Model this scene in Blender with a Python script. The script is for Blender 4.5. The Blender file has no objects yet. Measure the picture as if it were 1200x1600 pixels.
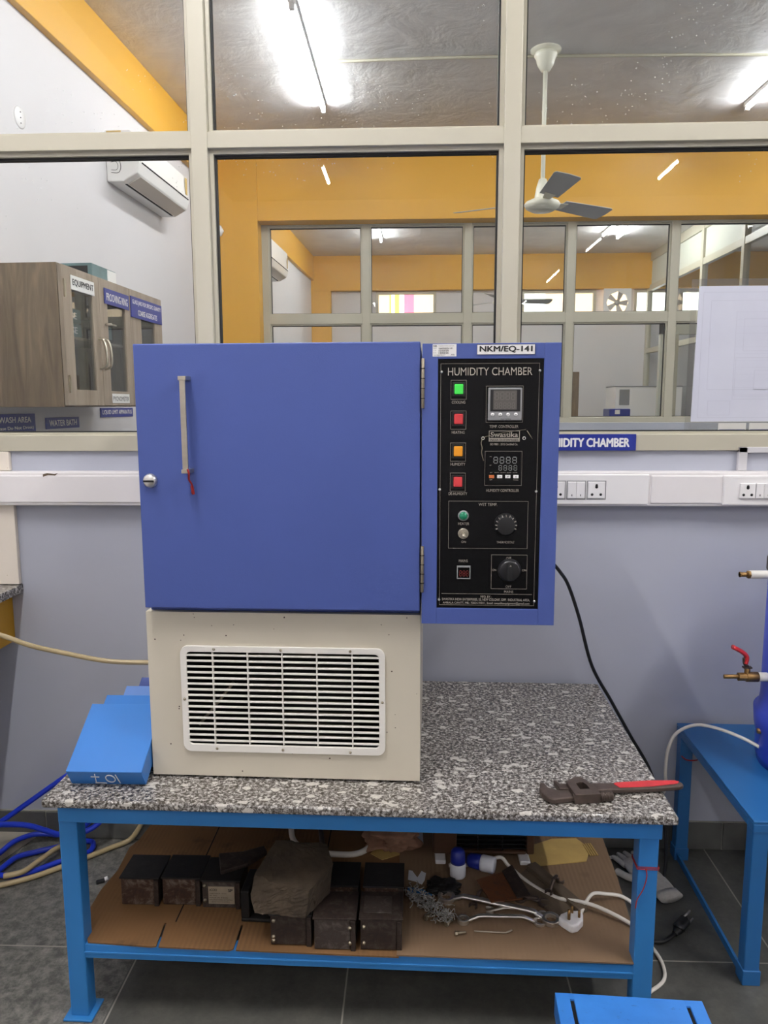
import bpy, bmesh, math, random
from mathutils import Vector, Matrix, noise
random.seed(7)
sc = bpy.context.scene
col = sc.collection
PI = math.pi
def R(d): return math.radians(d)

# ------------------------------------------------------------------ camera
cam_d = bpy.data.cameras.new('camera'); cam = bpy.data.objects.new('camera', cam_d); col.objects.link(cam)
F_PX, PITCH, YAW, ROLL, CAM_H = 1183.0, R(7.98), R(2.16), 0.0033, 1.5
fw = Vector((-math.sin(YAW)*math.cos(PITCH), math.cos(YAW)*math.cos(PITCH), -math.sin(PITCH)))
r0 = Vector((math.cos(YAW), math.sin(YAW), 0)); u0 = r0.cross(fw)
rt = r0*math.cos(ROLL) - u0*math.sin(ROLL); up = u0*math.cos(ROLL) + r0*math.sin(ROLL)
m3 = Matrix((rt, up, -fw)).transposed()
cam.matrix_world = Matrix.Translation((0, 0, CAM_H)) @ m3.to_4x4()
cam_d.sensor_fit = 'VERTICAL'; cam_d.sensor_height = 32.0; cam_d.sensor_width = 24.0
cam_d.lens = F_PX/1600*32.0; cam_d.clip_start = 0.05; cam_d.clip_end = 60
sc.camera = cam
sc.view_settings.view_transform = 'Standard'; sc.view_settings.look = 'None'
sc.view_settings.exposure = 0.42; sc.view_settings.gamma = 1.0
try: sc.view_settings.use_curve_mapping = False
except Exception: pass
w = bpy.data.worlds.new('world'); sc.world = w; w.use_nodes = True
w.node_tree.nodes['Background'].inputs[0].default_value = (0.85, 0.9, 1, 1)
w.node_tree.nodes['Background'].inputs[1].default_value = 0.6
TUBE_FRONT, TUBE_MID, TUBE_FAR, DAYLIGHT = 365.0, 92.0, 78.0, 1.7

# ------------------------------------------------------------------ materials
def C(r, g, b):
    f = lambda c: (c/255/12.92) if c/255 <= 0.04045 else ((c/255+0.055)/1.055)**2.4
    return (f(r), f(g), f(b), 1)
class NT:
    def __init__(s, name):
        s.m = bpy.data.materials.new(name); s.m.use_nodes = True; s.t = s.m.node_tree
        s.b = s.t.nodes['Principled BSDF']; s.o = s.t.nodes['Material Output']
    def n(s, typ, **k):
        nd = s.t.nodes.new(typ)
        for a, v in k.items(): setattr(nd, a, v)
        return nd
    def l(s, a, b): s.t.links.new(a, b)
    def co(s, scale=(1, 1, 1), rot=(0, 0, 0)):
        tc = s.n('ShaderNodeTexCoord'); mp = s.n('ShaderNodeMapping')
        mp.inputs['Scale'].default_value = scale; mp.inputs['Rotation'].default_value = rot
        s.l(tc.outputs['Object'], mp.inputs[0]); return mp.outputs[0]
    def noise(s, v, scale, detail=4, rough=0.55, dist=0):
        n = s.n('ShaderNodeTexNoise'); n.inputs['Scale'].default_value = scale
        n.inputs['Detail'].default_value = detail; n.inputs['Roughness'].default_value = rough
        n.inputs['Distortion'].default_value = dist
        s.l(v, n.inputs['Vector']); return n.outputs['Fac']
    def ramp(s, f, stops, interp='LINEAR'):
        r = s.n('ShaderNodeValToRGB'); r.color_ramp.interpolation = interp
        e = r.color_ramp.elements
        while len(e) < len(stops): e.new(0.5)
        for i, (p, c) in enumerate(stops): e[i].position = p; e[i].color = c
        s.l(f, r.inputs[0]); return r.outputs[0]
    def math(s, op, a, b=None, c=None):
        n = s.n('ShaderNodeMath', operation=op)
        for i, x in enumerate((a, b, c)):
            if x is None: continue
            if isinstance(x, (int, float)): n.inputs[i].default_value = x
            else: s.l(x, n.inputs[i])
        return n.outputs[0]
    def mix(s, f, a, b, bt='MIX'):
        n = s.n('ShaderNodeMix', data_type='RGBA', blend_type=bt)
        if isinstance(f, (int, float)): n.inputs[0].default_value = f
        else: s.l(f, n.inputs[0])
        for i, x in ((6, a), (7, b)):
            if isinstance(x, tuple): n.inputs[i].default_value = x
            else: s.l(x, n.inputs[i])
        return n.outputs[2]
    def bump(s, h, st=0.2, d=0.01):
        n = s.n('ShaderNodeBump'); n.inputs['Strength'].default_value = st; n.inputs['Distance'].default_value = d
        s.l(h, n.inputs['Height']); s.l(n.outputs[0], s.b.inputs['Normal'])
    def base(s, c):
        if isinstance(c, tuple): s.b.inputs['Base Color'].default_value = c
        else: s.l(c, s.b.inputs['Base Color'])
    def rm(s, rough=0.5, metal=0.0, coat=0.0, spec=0.5):
        s.b.inputs['Roughness'].default_value = rough; s.b.inputs['Metallic'].default_value = metal
        s.b.inputs['Coat Weight'].default_value = coat; s.b.inputs['Specular IOR Level'].default_value = spec
        return s.m
BLACK = (0.003, 0.003, 0.003, 1)
def paint(name, c, rough=0.45, var=0.06, scale=4, metal=0, bump=0.0, bscale=60, coat=0, spec=0.5, stretch=(1, 1, 1)):
    t = NT(name); v = t.co(stretch); f = t.noise(v, scale)
    a = tuple(min(1, x*(1-var)) for x in c[:3])+(1,); b = tuple(min(1, x*(1+var)) for x in c[:3])+(1,)
    t.base(t.ramp(f, [(0.3, a), (0.7, b)]))
    if bump: t.bump(t.noise(t.co(), bscale, 2), bump, 0.002)
    return t.rm(rough, metal, coat, spec)
def speck(name, c, dot, rough=0.45, scale=60, thr=0.09, dens=0.5, var=0.05, metal=0, bump=0.05, coat=0):
    """paint with chips / specks of another colour"""
    t = NT(name); v = t.co(); f = t.noise(v, 4)
    a = tuple(x*(1-var) for x in c[:3])+(1,); b = tuple(min(1, x*(1+var)) for x in c[:3])+(1,)
    basec = t.ramp(f, [(0.3, a), (0.7, b)])
    vo = t.n('ShaderNodeTexVoronoi'); vo.inputs['Scale'].default_value = scale; t.l(v, vo.inputs['Vector'])
    d = t.math('LESS_THAN', vo.outputs['Distance'], thr)
    g = t.math('GREATER_THAN', t.noise(v, 6, 3), dens)
    t.base(t.mix(t.math('MULTIPLY', d, g), basec, dot))
    t.bump(t.noise(v, 220, 2), bump, 0.001)
    return t.rm(rough, metal, coat)
M = {}
M['frame'] = paint('cream_frame_paint', C(186, 181, 163), 0.35, 0.02)
M['gasket'] = paint('black_gasket', C(18, 18, 20), 0.6)
M['white_wall'] = paint('white_wall_paint', C(213, 210, 212), 0.6, 0.02, 1.5, bump=0.05)
M['grey_wall'] = paint('grey_wall_paint', C(179, 182, 194), 0.42, 0.03, 2, bump=0.04, bscale=25)
M['yellow'] = paint('yellow_wall_paint', C(218, 164, 54), 0.5, 0.03, 1.5, bump=0.05)
M['yellow2'] = paint('yellow_apron_paint', C(215, 160, 25), 0.45, 0.05, 6)
M['cream_tile'] = speck('cream_backsplash', C(232, 222, 208), C(200, 185, 160), 0.4, 30, 0.05)
t = NT('ceiling_paint'); v = t.co((1, 1, 1))
t.base(t.ramp(t.noise(v, 2.2, 6, 0.65, 0.6), [(0.3, C(214, 212, 213)), (0.7, C(236, 234, 234))]))
t.bump(t.noise(v, 3.5, 5, 0.6, 0.4), 0.5, 0.03); M['ceiling'] = t.rm(0.5)
# slate floor with grout lines
def grid_floor():
    t = NT('slate_floor_tiles'); tc = t.n('ShaderNodeTexCoord'); sep = t.n('ShaderNodeSeparateXYZ'); t.l(tc.outputs['Object'], sep.inputs[0])
    P = 0.583
    def line(o, off):
        a = t.math('FRACT', t.math('DIVIDE', t.math('ADD', o, off), P))
        return t.math('LESS_THAN', t.math('ABSOLUTE', t.math('SUBTRACT', a, 0.5)), 0.0038)
    lx = line(sep.outputs[0], 0.754+P/2+P*20); ly = line(sep.outputs[1], -1.90+P/2+P*20)
    g = t.math('MAXIMUM', lx, ly)
    def cell(o, off): return t.math('FLOOR', t.math('DIVIDE', t.math('ADD', o, off), P))
    cid = t.n('ShaderNodeCombineXYZ'); t.l(cell(sep.outputs[0], 0.754+P*20), cid.inputs[0]); t.l(cell(sep.outputs[1], -1.90+P*20), cid.inputs[1])
    wn = t.n('ShaderNodeTexWhiteNoise'); t.l(cid.outputs[0], wn.inputs['Vector'])
    v = tc.outputs['Object']
    st = t.ramp(t.noise(v, 6, 8, 0.7, 0.1), [(0.25, C(60, 60, 57)), (0.55, C(82, 81, 76)), (0.8, C(104, 101, 94))])
    tint = t.mix(t.math('MULTIPLY', wn.outputs['Value'], 0.35), st, C(66, 70, 70))
    # dusty white scuffs, most of them on the left where the concrete was mixed
    d = t.math('MULTIPLY', t.math('LESS_THAN', sep.outputs[0], -0.76), 1.0)
    n2 = t.noise(v, 28, 8, 0.78, 0.15)
    du = t.math('MULTIPLY', t.ramp(n2, [(0.42, (0, 0, 0, 1)), (0.70, (1, 1, 1, 1))]), t.math('ADD', t.math('MULTIPLY', d, 0.5), 0.10))
    c2 = t.mix(du, tint, C(168, 164, 156))
    t.base(t.mix(g, c2, C(150, 146, 136)))
    t.bump(t.noise(v, 30, 6), 0.15, 0.004)
    return t.rm(0.42)
M['floor'] = grid_floor()
M['skirting'] = paint('slate_skirting', C(92, 92, 88), 0.4, 0.18, 12, bump=0.1)
M['grout'] = paint('grout', C(160, 156, 146), 0.8)
M['stone_light'] = paint('pale_stone', C(176, 168, 154), 0.6, 0.15, 14, bump=0.3)
# granite
def granite():
    t = NT('speckled_granite'); v = t.co((1, 1, 1))
    f = t.noise(v, 120, 5, 0.72, 0.5)
    s = t.ramp(f, [(0.40, C(26, 26, 28)), (0.47, C(82, 80, 80)), (0.54, C(140, 138, 136)), (0.63, C(205, 202, 197))])
    vo = t.n('ShaderNodeTexVoronoi'); vo.inputs['Scale'].default_value = 30; vo.inputs['Randomness'].default_value = 1
    t.l(t.co((0.7, 1.15, 1), (0, 0, 0.5)), vo.inputs['Vector'])
    wob = t.math('ADD', vo.outputs['Distance'], t.math('MULTIPLY', t.noise(v, 75, 4), 0.6))
    blob = t.math('MULTIPLY', t.math('LESS_THAN', wob, 0.57), t.math('GREATER_THAN', t.noise(v, 22, 2), 0.46))
    c = t.mix(t.math('MULTIPLY', blob, 0.75), s, C(208, 204, 197))
    t.base(t.mix(0.05, c, C(190, 160, 110)))
    return t.rm(0.22, 0, 0.2)
M['granite'] = granite()
M['blue'] = paint('chamber_blue_enamel', C(68, 86, 153), 0.48, 0.03, 3, bump=0.12, bscale=420)
M['cream'] = speck('cream_enamel_speckled', C(206, 198, 180), C(60, 40, 28), 0.4, 46, 0.085, 0.50, 0.02)
M['grille'] = paint('white_grille_plastic', C(232, 228, 220), 0.4, 0.02)
M['dark'] = paint('dark_interior', C(17, 16, 16), 0.8, spec=0.2)
M['black_gloss'] = paint('black_acrylic', C(9, 9, 11), 0.22, 0.1, spec=0.22)
M['black'] = paint('black_plastic', C(24, 24, 26), 0.4)
M['ink_white'] = paint('silver_print', C(160, 152, 142), 0.5)
M['white'] = paint('white_plastic', C(236, 234, 234), 0.35, 0.01)
M['paper'] = paint('white_paper', C(232, 230, 228), 0.7, 0.02, 8)
M['ink'] = paint('black_print', C(20, 20, 24), 0.6)
M['sign_blue'] = paint('blue_sign_board', C(28, 44, 136), 0.35, 0.04)
M['steel'] = paint('brushed_steel', C(200, 192, 176), 0.3, 0.08, 6, metal=1, stretch=(1, 1, 8))
M['chrome'] = paint('chrome_vanadium', C(226, 222, 216), 0.3, 0.10, 20, metal=0.93)
M['zinc'] = paint('zinc_hinge', C(170, 160, 140), 0.4, 0.15, 30, metal=1)
M['table_blue'] = speck('table_blue_enamel', C(48, 122, 188), C(30, 50, 80), 0.38, 50, 0.05, 0.6, 0.06)
M['tray_blue'] = speck('tray_blue_enamel', C(48, 116, 192), C(190, 215, 240), 0.3, 60, 0.06, 0.6, 0.02)
M['tray_blue_pale'] = speck('tray_pale_blue_enamel', C(98, 134, 196), C(200, 215, 240), 0.3, 60, 0.06, 0.6, 0.02)
t = NT('stool_blue_enamel'); v = t.co((1, 2.2, 1), (0, 0, 0.6)); sc1 = t.ramp(t.noise(v, 42, 8, 0.8, 0.3), [(0.60, (0, 0, 0, 1)), (0.66, (1, 1, 1, 1))])
t.base(t.mix(t.math('MULTIPLY', sc1, 0.75), t.ramp(t.noise(t.co(), 9, 4), [(0.3, C(44, 110, 188)), (0.7, C(56, 126, 208))]), C(38, 48, 84))); M['stool_blue'] = t.rm(0.35)
M['side_blue'] = speck('side_table_enamel', C(36, 98, 156), C(90, 130, 180), 0.38, 60, 0.06, 0.6, 0.06)  # enamel darkened: the shade lying on the side table is in its colour
M['hose_blue'] = paint('blue_pvc_hose', C(28, 56, 190), 0.3, 0.05)
M['hose_beige'] = paint('beige_hose', C(176, 158, 120), 0.35, 0.12, 14)
M['cable_white'] = paint('white_pvc_cable', C(226, 220, 210), 0.4, 0.03)
M['red'] = paint('red_grip_paint', C(190, 42, 48), 0.35, 0.12, 30)
M['thread'] = paint('red_thread', C(150, 30, 30), 0.8)
M['cast'] = paint('dark_cast_steel', C(86, 74, 68), 0.45, 0.2, 40, metal=0.6, bump=0.2, bscale=90)
M['brass'] = paint('dull_brass', C(150, 118, 76), 0.4, 0.2, 30, metal=0.9)
M['switch_white'] = M['white']
for nm, c in (('lamp_green', (70, 225, 85)), ('lamp_red', (205, 60, 65)), ('lamp_amber', (228, 150, 30)), ('lamp_jade', (30, 130, 95)), ('btn_orange', (200, 110, 60))):
    M[nm] = paint(nm+'_plastic', C(*c), 0.3, 0.03)
M['grey_bezel'] = paint('grey_bezel', C(140, 140, 142), 0.4, 0.03)
M['screen_grey'] = paint('grey_screen', C(92, 88, 84), 0.35, 0.03)
M['seg_off'] = paint('unlit_segment', C(110, 106, 102), 0.4)
M['seg_off2'] = paint('unlit_segment_grey', C(128, 130, 128), 0.4)
M['seg_red'] = paint('unlit_segment_red', C(110, 26, 22), 0.4)
M['trunk'] = paint('white_trunking', C(232, 228, 228), 0.35, 0.02)
M['conduit'] = paint('grey_white_conduit', C(205, 203, 206), 0.4, 0.03)
# cardboard
def cardboard(name, c1, c2, stain):
    t = NT(name); v = t.co()
    wv = t.n('ShaderNodeTexWave'); wv.inputs['Scale'].default_value = 26; wv.inputs['Distortion'].default_value = 0.4
    t.l(v, wv.inputs['Vector'])
    sep = t.n('ShaderNodeSeparateXYZ'); t.l(v, sep.inputs[0])
    band = t.ramp(t.noise(v, 3.5, 3), [(0.45, (0, 0, 0, 1)), (0.6, (1, 1, 1, 1))])
    basec = t.ramp(t.noise(v, 3, 4), [(0.3, c1), (0.7, c2)])
    st = t.math('MULTIPLY', t.math('MULTIPLY', wv.outputs['Fac'], band), 0.28)
    c = t.mix(st, basec, stain)
    oil = t.ramp(t.noise(v, 7, 5, 0.6), [(0.58, (0, 0, 0, 1)), (0.68, (1, 1, 1, 1))])
    t.base(t.mix(t.math('MULTIPLY', oil, 0.55), c, stain)); t.bump(wv.outputs['Fac'], 0.2, 0.001)
    return t.rm(0.85)
M['card_tan'] = cardboard('tan_cardboard', C(108, 76, 42), C(124, 89, 53), C(54, 36, 20))
M['card_brown'] = cardboard('brown_cardboard', C(116, 93, 70), C(128, 103, 78), C(82, 62, 44))
def rusty(name, base, rust, pale, amt=0.5):
    t = NT(name); v = t.co(); f = t.noise(v, 42, 8, 0.7, 0.6)
    c = t.ramp(f, [(0.3, base), (0.5, rust), (0.72, pale)])
    t.base(t.mix(1-amt, c, base)); t.bump(f, 0.3, 0.002)
    return t.rm(0.6, 0.35)
M['mould'] = rusty('oiled_iron', C(32, 30, 30), C(62, 45, 36), C(92, 84, 76), 0.6)
M['mould_top'] = rusty('black_oiled_lid', C(22, 21, 22), C(32, 29, 28), C(46, 43, 42), 0.5)
M['mould_face'] = rusty('rusty_plate', C(46, 37, 33), C(72, 50, 38), C(128, 118, 106), 0.95)
M['mould_grey'] = rusty('grey_worn_iron', C(68, 62, 58), C(62, 50, 44), C(108, 102, 95), 0.8)
M['rock'] = paint('brown_sandstone', C(60, 49, 36), 0.9, 0.35, 14, bump=0.9, bscale=55)
M['wood'] = paint('weathered_wood', C(92, 78, 62), 0.8, 0.3, 9, stretch=(1, 7, 7), bump=0.3)
M['rust_plate'] = rusty('rusted_sheet', C(70, 56, 46), C(112, 66, 34), C(50, 44, 40), 0.9)
M['heater_brown'] = paint('brown_plastic', C(82, 56, 38), 0.5, 0.1, 20, stretch=(1, 1, 12))
M['yellow_paper'] = paint('yellowed_paper', C(186, 156, 92), 0.8, 0.12, 12)
M['cap_blue'] = paint('navy_cap', C(22, 36, 130), 0.35)
M['bottle_white'] = paint('milky_plastic', C(214, 216, 222), 0.3, 0.03)
M['cloth'] = paint('stained_cloth', C(168, 128, 104), 0.9, 0.25, 18, bump=0.6)
M['glove'] = paint('grey_knit', C(200, 196, 190), 0.95, 0.1, 60, bump=0.8, bscale=300)
M['swarf'] = paint('steel_swarf', C(170, 168, 164), 0.35, 0.4, 80, metal=0.6)
M['blue_body'] = paint('royal_blue_enamel', C(52, 72, 188), 0.3, 0.04)
M['ptfe'] = paint('white_pipe_tape', C(225, 222, 215), 0.6)
M['door_green'] = paint('grey_green_door', C(198, 200, 188), 0.5, 0.02)
M['teal_box'] = paint('dark_teal_carton', C(90, 120, 124), 0.4, 0.25, 14)
M['fan_white'] = paint('ivory_fan', C(228, 226, 210), 0.3, 0.02)
M['fan_blade'] = paint('grey_fan_blade', C(176, 178, 180), 0.4, 0.03)
M['ac'] = paint('white_ac_plastic', C(232, 230, 228), 0.35, 0.01)
M['ac_grey'] = paint('grey_ac_plastic', C(190, 184, 178), 0.4, 0.02)
M['plate_alu'] = paint('stamped_aluminium', C(190, 180, 160), 0.4, 0.1, 40, metal=0.6)
# cabinet wood
t = NT('brown_wood_laminate'); v = t.co((5, 5, 0.7))
f = t.noise(v, 3.0, 6, 0.6, 1.6)
t.base(t.ramp(f, [(0.3, C(96, 80, 62)), (0.55, C(124, 106, 84)), (0.75, C(146, 126, 100))])); M['cab_wood'] = t.rm(0.5)
t = NT('pale_wood_laminate'); v = t.co((8, 8, 0.8))
t.base(t.ramp(t.noise(v, 3, 5, 0.6, 1.0), [(0.3, C(140, 124, 108)), (0.7, C(166, 150, 132))])); M['cab_door'] = t.rm(0.5)
# drawing paper behind plastic
t = NT('faint_drawing_sheet'); v = t.co()
t.base(t.ramp(t.noise(v, 6, 3), [(0.3, C(196, 198, 212)), (0.7, C(203, 205, 218))])); M['drawing'] = t.rm(0.25)
# glass
def glass(name, refl=0.04, dust=True, tint=(0.97, 0.98, 0.97, 1)):
    t = NT(name); t.t.nodes.remove(t.b)
    tr = t.n('ShaderNodeBsdfTransparent'); tr.inputs[0].default_value = tint
    gl = t.n('ShaderNodeBsdfGlossy'); gl.inputs['Roughness'].default_value = 0.0
    lw = t.n('ShaderNodeLayerWeight'); lw.inputs[0].default_value = 0.5
    fac = t.math('ADD', t.math('MULTIPLY', t.math('POWER', lw.outputs['Facing'], 5), 0.9), refl)
    mx = t.n('ShaderNodeMixShader'); t.l(fac, mx.inputs[0]); t.l(tr.outputs[0], mx.inputs[1]); t.l(gl.outputs[0], mx.inputs[2])
    out = mx.outputs[0]
    if dust:
        v = t.co(); vo = t.n('ShaderNodeTexVoronoi'); vo.inputs['Scale'].default_value = 62; t.l(v, vo.inputs['Vector'])
        d = t.math('LESS_THAN', vo.outputs['Distance'], 0.085)
        g = t.math('GREATER_THAN', t.noise(v, 3.2, 3), 0.56)
        sep = t.n('ShaderNodeSeparateXYZ'); t.l(t.n('ShaderNodeTexCoord').outputs['Object'], sep.inputs[0])
        hi = t.math('GREATER_THAN', sep.outputs[2], 2.05)
        df = t.n('ShaderNodeBsdfDiffuse'); df.inputs[0].default_value = (0.95, 0.95, 0.93, 1)
        m2 = t.n('ShaderNodeMixShader'); t.l(t.math('MULTIPLY', t.math('MULTIPLY', t.math('MULTIPLY', d, g), hi), 0.6), m2.inputs[0])
        t.l(out, m2.inputs[1]); t.l(df.outputs[0], m2.inputs[2]); out = m2.outputs[0]
    t.l(out, t.o.inputs[0]); return t.m
M['glass'] = glass('window_glass', 0.022)
M['glass2'] = glass('far_window_glass', 0.02, False)
M['cab_glass'] = glass('cabinet_glass', 0.10, False, (0.85, 0.88, 0.88, 1))
M['tape'] = glass('clear_tape', 0.10, False, (0.9, 0.9, 0.88, 1))
def emis(name, c, s):
    t = NT(name); t.b.inputs['Base Color'].default_value = c
    t.b.inputs['Emission Color'].default_value = c; t.b.inputs['Emission Strength'].default_value = s; return t.m
M['tube_front'] = emis('tube_glow_front', (1, 0.985, 0.97, 1), TUBE_FRONT)
M['tube_mid'] = emis('tube_glow_mid', (0.95, 0.97, 1.0, 1), TUBE_MID)
M['tube_far'] = emis('tube_glow_far', (0.95, 0.97, 1.0, 1), TUBE_FAR)
M['day_white'] = emis('daylit_pane_white', (1, 1, 1, 1), DAYLIGHT)
M['day_beige'] = emis('daylit_pane_beige', C(250, 226, 196), 1.15)
M['day_pink'] = emis('daylit_pane_pink', C(250, 150, 185), 1.0)
M['day_yellow'] = emis('daylit_pane_yellow', C(252, 236, 120), 1.1)

# ------------------------------------------------------------------ mesh helpers
class MB:
    def __init__(s): s.bm = bmesh.new()
    def _add(s, verts, faces, m=None, smooth=False):
        vs = [s.bm.verts.new((m @ Vector(v)) if m is not None else v) for v in verts]
        for f in faces:
            try: fc = s.bm.faces.new([vs[i] for i in f]); fc.smooth = smooth
            except ValueError: pass
        return s
    def box(s, x0, x1, y0, y1, z0, z1, m=None):
        v = [(x0,y0,z0),(x1,y0,z0),(x1,y1,z0),(x0,y1,z0),(x0,y0,z1),(x1,y0,z1),(x1,y1,z1),(x0,y1,z1)]
        return s._add(v, [(0,3,2,1),(4,5,6,7),(0,1,5,4),(1,2,6,5),(2,3,7,6),(3,0,4,7)], m)
    def ring(s, x0, x1, z0, z1, a0, a1, c0, c1, y0, y1):
        """rectangular frame in the xz plane, hole a0..a1 x c0..c1"""
        s.box(x0, a0, y0, y1, z0, z1); s.box(a1, x1, y0, y1, z0, z1)
        s.box(a0, a1, y0, y1, z0, c0); s.box(a0, a1, y0, y1, c1, z1); return s
    def prism(s, poly, z0, z1, m=None, smooth=False):
        n = len(poly); v = [(x, y, z0) for x, y in poly]+[(x, y, z1) for x, y in poly]
        f = [tuple(range(n-1, -1, -1)), tuple(range(n, 2*n))]+[(i, (i+1) % n, n+(i+1) % n, n+i) for i in range(n)]
        return s._add(v, f, m, smooth)
    def prism_hole(s, outer, inner, z0, z1, m=None):
        n = len(outer); v = []
        for z in (z0, z1): v += [(x, y, z) for x, y in outer]+[(x, y, z) for x, y in inner]
        f = []
        for i in range(n):
            j = (i+1) % n
            f += [(i, n+i, n+j, j), (2*n+i, 2*n+j, 3*n+j, 3*n+i), (i, j, 2*n+j, 2*n+i), (n+i, 3*n+i, 3*n+j, n+j)]
        return s._add(v, f, m)
    def lathe(s, prof, c=(0, 0, 0), seg=28, m=None, smooth=True):
        v = []; f = []; n = len(prof)
        for k in range(seg):
            a = 2*PI*k/seg
            for r, z in prof: v.append((c[0]+r*math.cos(a), c[1]+r*math.sin(a), c[2]+z))
        for k in range(seg):
            k2 = (k+1) % seg
            for i in range(n-1): f.append((k*n+i, k2*n+i, k2*n+i+1, k*n+i+1))
        f.append(tuple(k*n for k in range(seg-1, -1, -1))); f.append(tuple(k*n+n-1 for k in range(seg)))
        return s._add(v, f, m, smooth)
    def cyl(s, p0, p1, r, seg=16, r1=None, smooth=True):
        p0 = Vector(p0); p1 = Vector(p1); d = p1-p0; q = d.to_track_quat('Z', 'Y').to_matrix().to_4x4()
        m = Matrix.Translation(p0) @ q
        return s.lathe([(r, 0), (r if r1 is None else r1, d.length)], (0, 0, 0), seg, m, smooth)
    def tube(s, pts, r, seg=10, sub=8, closed=False, flat=1.0, rfun=None):
        P = [Vector(p) for p in pts]; path = []
        n = len(P)
        if n == 2: path = P
        else:
            rng = range(n if closed else n-1)
            for i in rng:
                a = P[(i-1) % n] if (closed or i > 0) else P[0]*2-P[1]
                b = P[i]; c = P[(i+1) % n]; d = P[(i+2) % n] if (closed or i < n-2) else P[-1]*2-P[-2]
                for k in range(sub):
                    t = k/sub; t2 = t*t; t3 = t2*t
                    path.append(0.5*((2*b)+(c-a)*t+(2*a-5*b+4*c-d)*t2+(3*b-a-3*c+d)*t3))
            if not closed: path.append(P[-1])
        N = len(path); nrm = None; rings = []
        for i, p in enumerate(path):
            tg = (path[(i+1) % N]-path[i-1]) if (closed or 0 < i < N-1) else (path[1]-path[0] if i == 0 else path[-1]-path[-2])
            if tg.length < 1e-9: tg = Vector((0, 0, 1))
            tg.normalize()
            if nrm is None:
                h = Vector((0, 0, 1)) if abs(tg.z) < 0.9 else Vector((1, 0, 0)); nrm = (h-tg*h.dot(tg)).normalized()
            else:
                nn = nrm-tg*nrm.dot(tg); nrm = nn.normalized() if nn.length > 1e-6 else nrm
            bi = tg.cross(nrm); rr = r*(rfun(i/(N-1)) if rfun else 1)
            rings.append([p+nrm*math.cos(2*PI*k/seg)*rr*flat+bi*math.sin(2*PI*k/seg)*rr for k in range(seg)])
        v = [q for rg in rings for q in rg]; f = []
        for i in range(N if closed else N-1):
            j = (i+1) % N
            for k in range(seg): f.append((i*seg+k, i*seg+(k+1) % seg, j*seg+(k+1) % seg, j*seg+k))
        if not closed: f += [tuple(range(seg-1, -1, -1)), tuple((N-1)*seg+k for k in range(seg))]
        return s._add(v, f, None, True)
    def build(s, name, mat, parent=None, bevel=0, seg=2, autosmooth=False):
        bmesh.ops.recalc_face_normals(s.bm, faces=s.bm.faces)
        me = bpy.data.meshes.new(name); s.bm.to_mesh(me); s.bm.free(); me.materials.append(mat)
        o = bpy.data.objects.new(name, me); col.objects.link(o)
        if parent is not None: o.parent = parent
        if bevel:
            b = o.modifiers.new('bevel', 'BEVEL'); b.width = bevel; b.segments = seg; b.limit_method = 'ANGLE'; b.angle_limit = R(40)
        return o
def tag(o, label=None, cat=None, group=None, kind=None):
    if label: o['label'] = label
    if cat: o['category'] = cat
    if group: o['group'] = group
    if kind: o['kind'] = kind
    return o
def thing(name, label, cat, loc=(0, 0, 0), rz=0, group=None):
    o = bpy.data.objects.new(name, None); col.objects.link(o); o.location = loc; o.rotation_euler = (0, 0, rz)
    o.empty_display_size = 0.05
    return tag(o, label, cat, group)
def copy_tree(o, parent=None, **kw):
    c = o.copy(); col.objects.link(c); c.parent = parent
    for ch in list(o.children): copy_tree(ch, c)
    return c
def struct(name, mb, mat, bevel=0): return tag(mb.build(name, mat, None, bevel), kind='structure')
mX = Matrix.Rotation(PI/2, 4, 'X')   # (x,y,z)->(x,-z,y)
def text_mesh(s, w, h, bold=0.0, depth=0.0004):
    cu = bpy.data.curves.new('txt', 'FONT'); cu.body = s; cu.size = 1; cu.offset = 0.0; cu.extrude = 0
    cu.resolution_u = 3
    o = bpy.data.objects.new('txt', cu); col.objects.link(o)
    dg = bpy.context.evaluated_depsgraph_get(); dg.update()
    me = bpy.data.meshes.new_from_object(o.evaluated_get(dg))
    bpy.data.objects.remove(o); bpy.data.curves.remove(cu)
    if bold:
        bm_ = bmesh.new()
        for q_, (dx, dz) in enumerate(((-1, 0), (-0.5, 0), (0, 0), (0.5, 0), (1, 0), (0, 0.6), (0, -0.6))):
            m_ = me.copy(); m_.transform(Matrix.Translation((dx*bold*1.1, dz*bold*1.1, q_*0.00004))); bm_.from_mesh(m_); bpy.data.meshes.remove(m_)
        bm_.to_mesh(me); bm_.free()
    xs = [v.co.x for v in me.vertices]; ys = [v.co.y for v in me.vertices]
    x0, x1, y0, y1 = min(xs), max(xs), min(ys), max(ys)
    for v in me.vertices: v.co = ((v.co.x-x0)/(x1-x0)*w, (v.co.y-y0)/(y1-y0)*h, v.co.z)
    return me
def lettering(lines, mat, parent, y, name='lettering', rot=None, bold=0.0):
    """lines: (string, x, z, width, height[, bold]) with x,z the lower-left corner; faces -Y at depth y"""
    bm = bmesh.new()
    for ln in lines:
        s, x, z, w_, h_ = ln[:5]; me = text_mesh(s, w_, h_, ln[5] if len(ln) > 5 else bold)
        me.transform(Matrix.Translation((x, y, z)) @ Matrix.Rotation(PI/2, 4, 'X'))
        bm.from_mesh(me); bpy.data.meshes.remove(me)
    me = bpy.data.meshes.new(name); bm.to_mesh(me); bm.free(); me.materials.append(mat)
    if rot is not None: me.transform(rot)
    o = bpy.data.objects.new(name, me); col.objects.link(o); o.parent = parent
    return o

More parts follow.
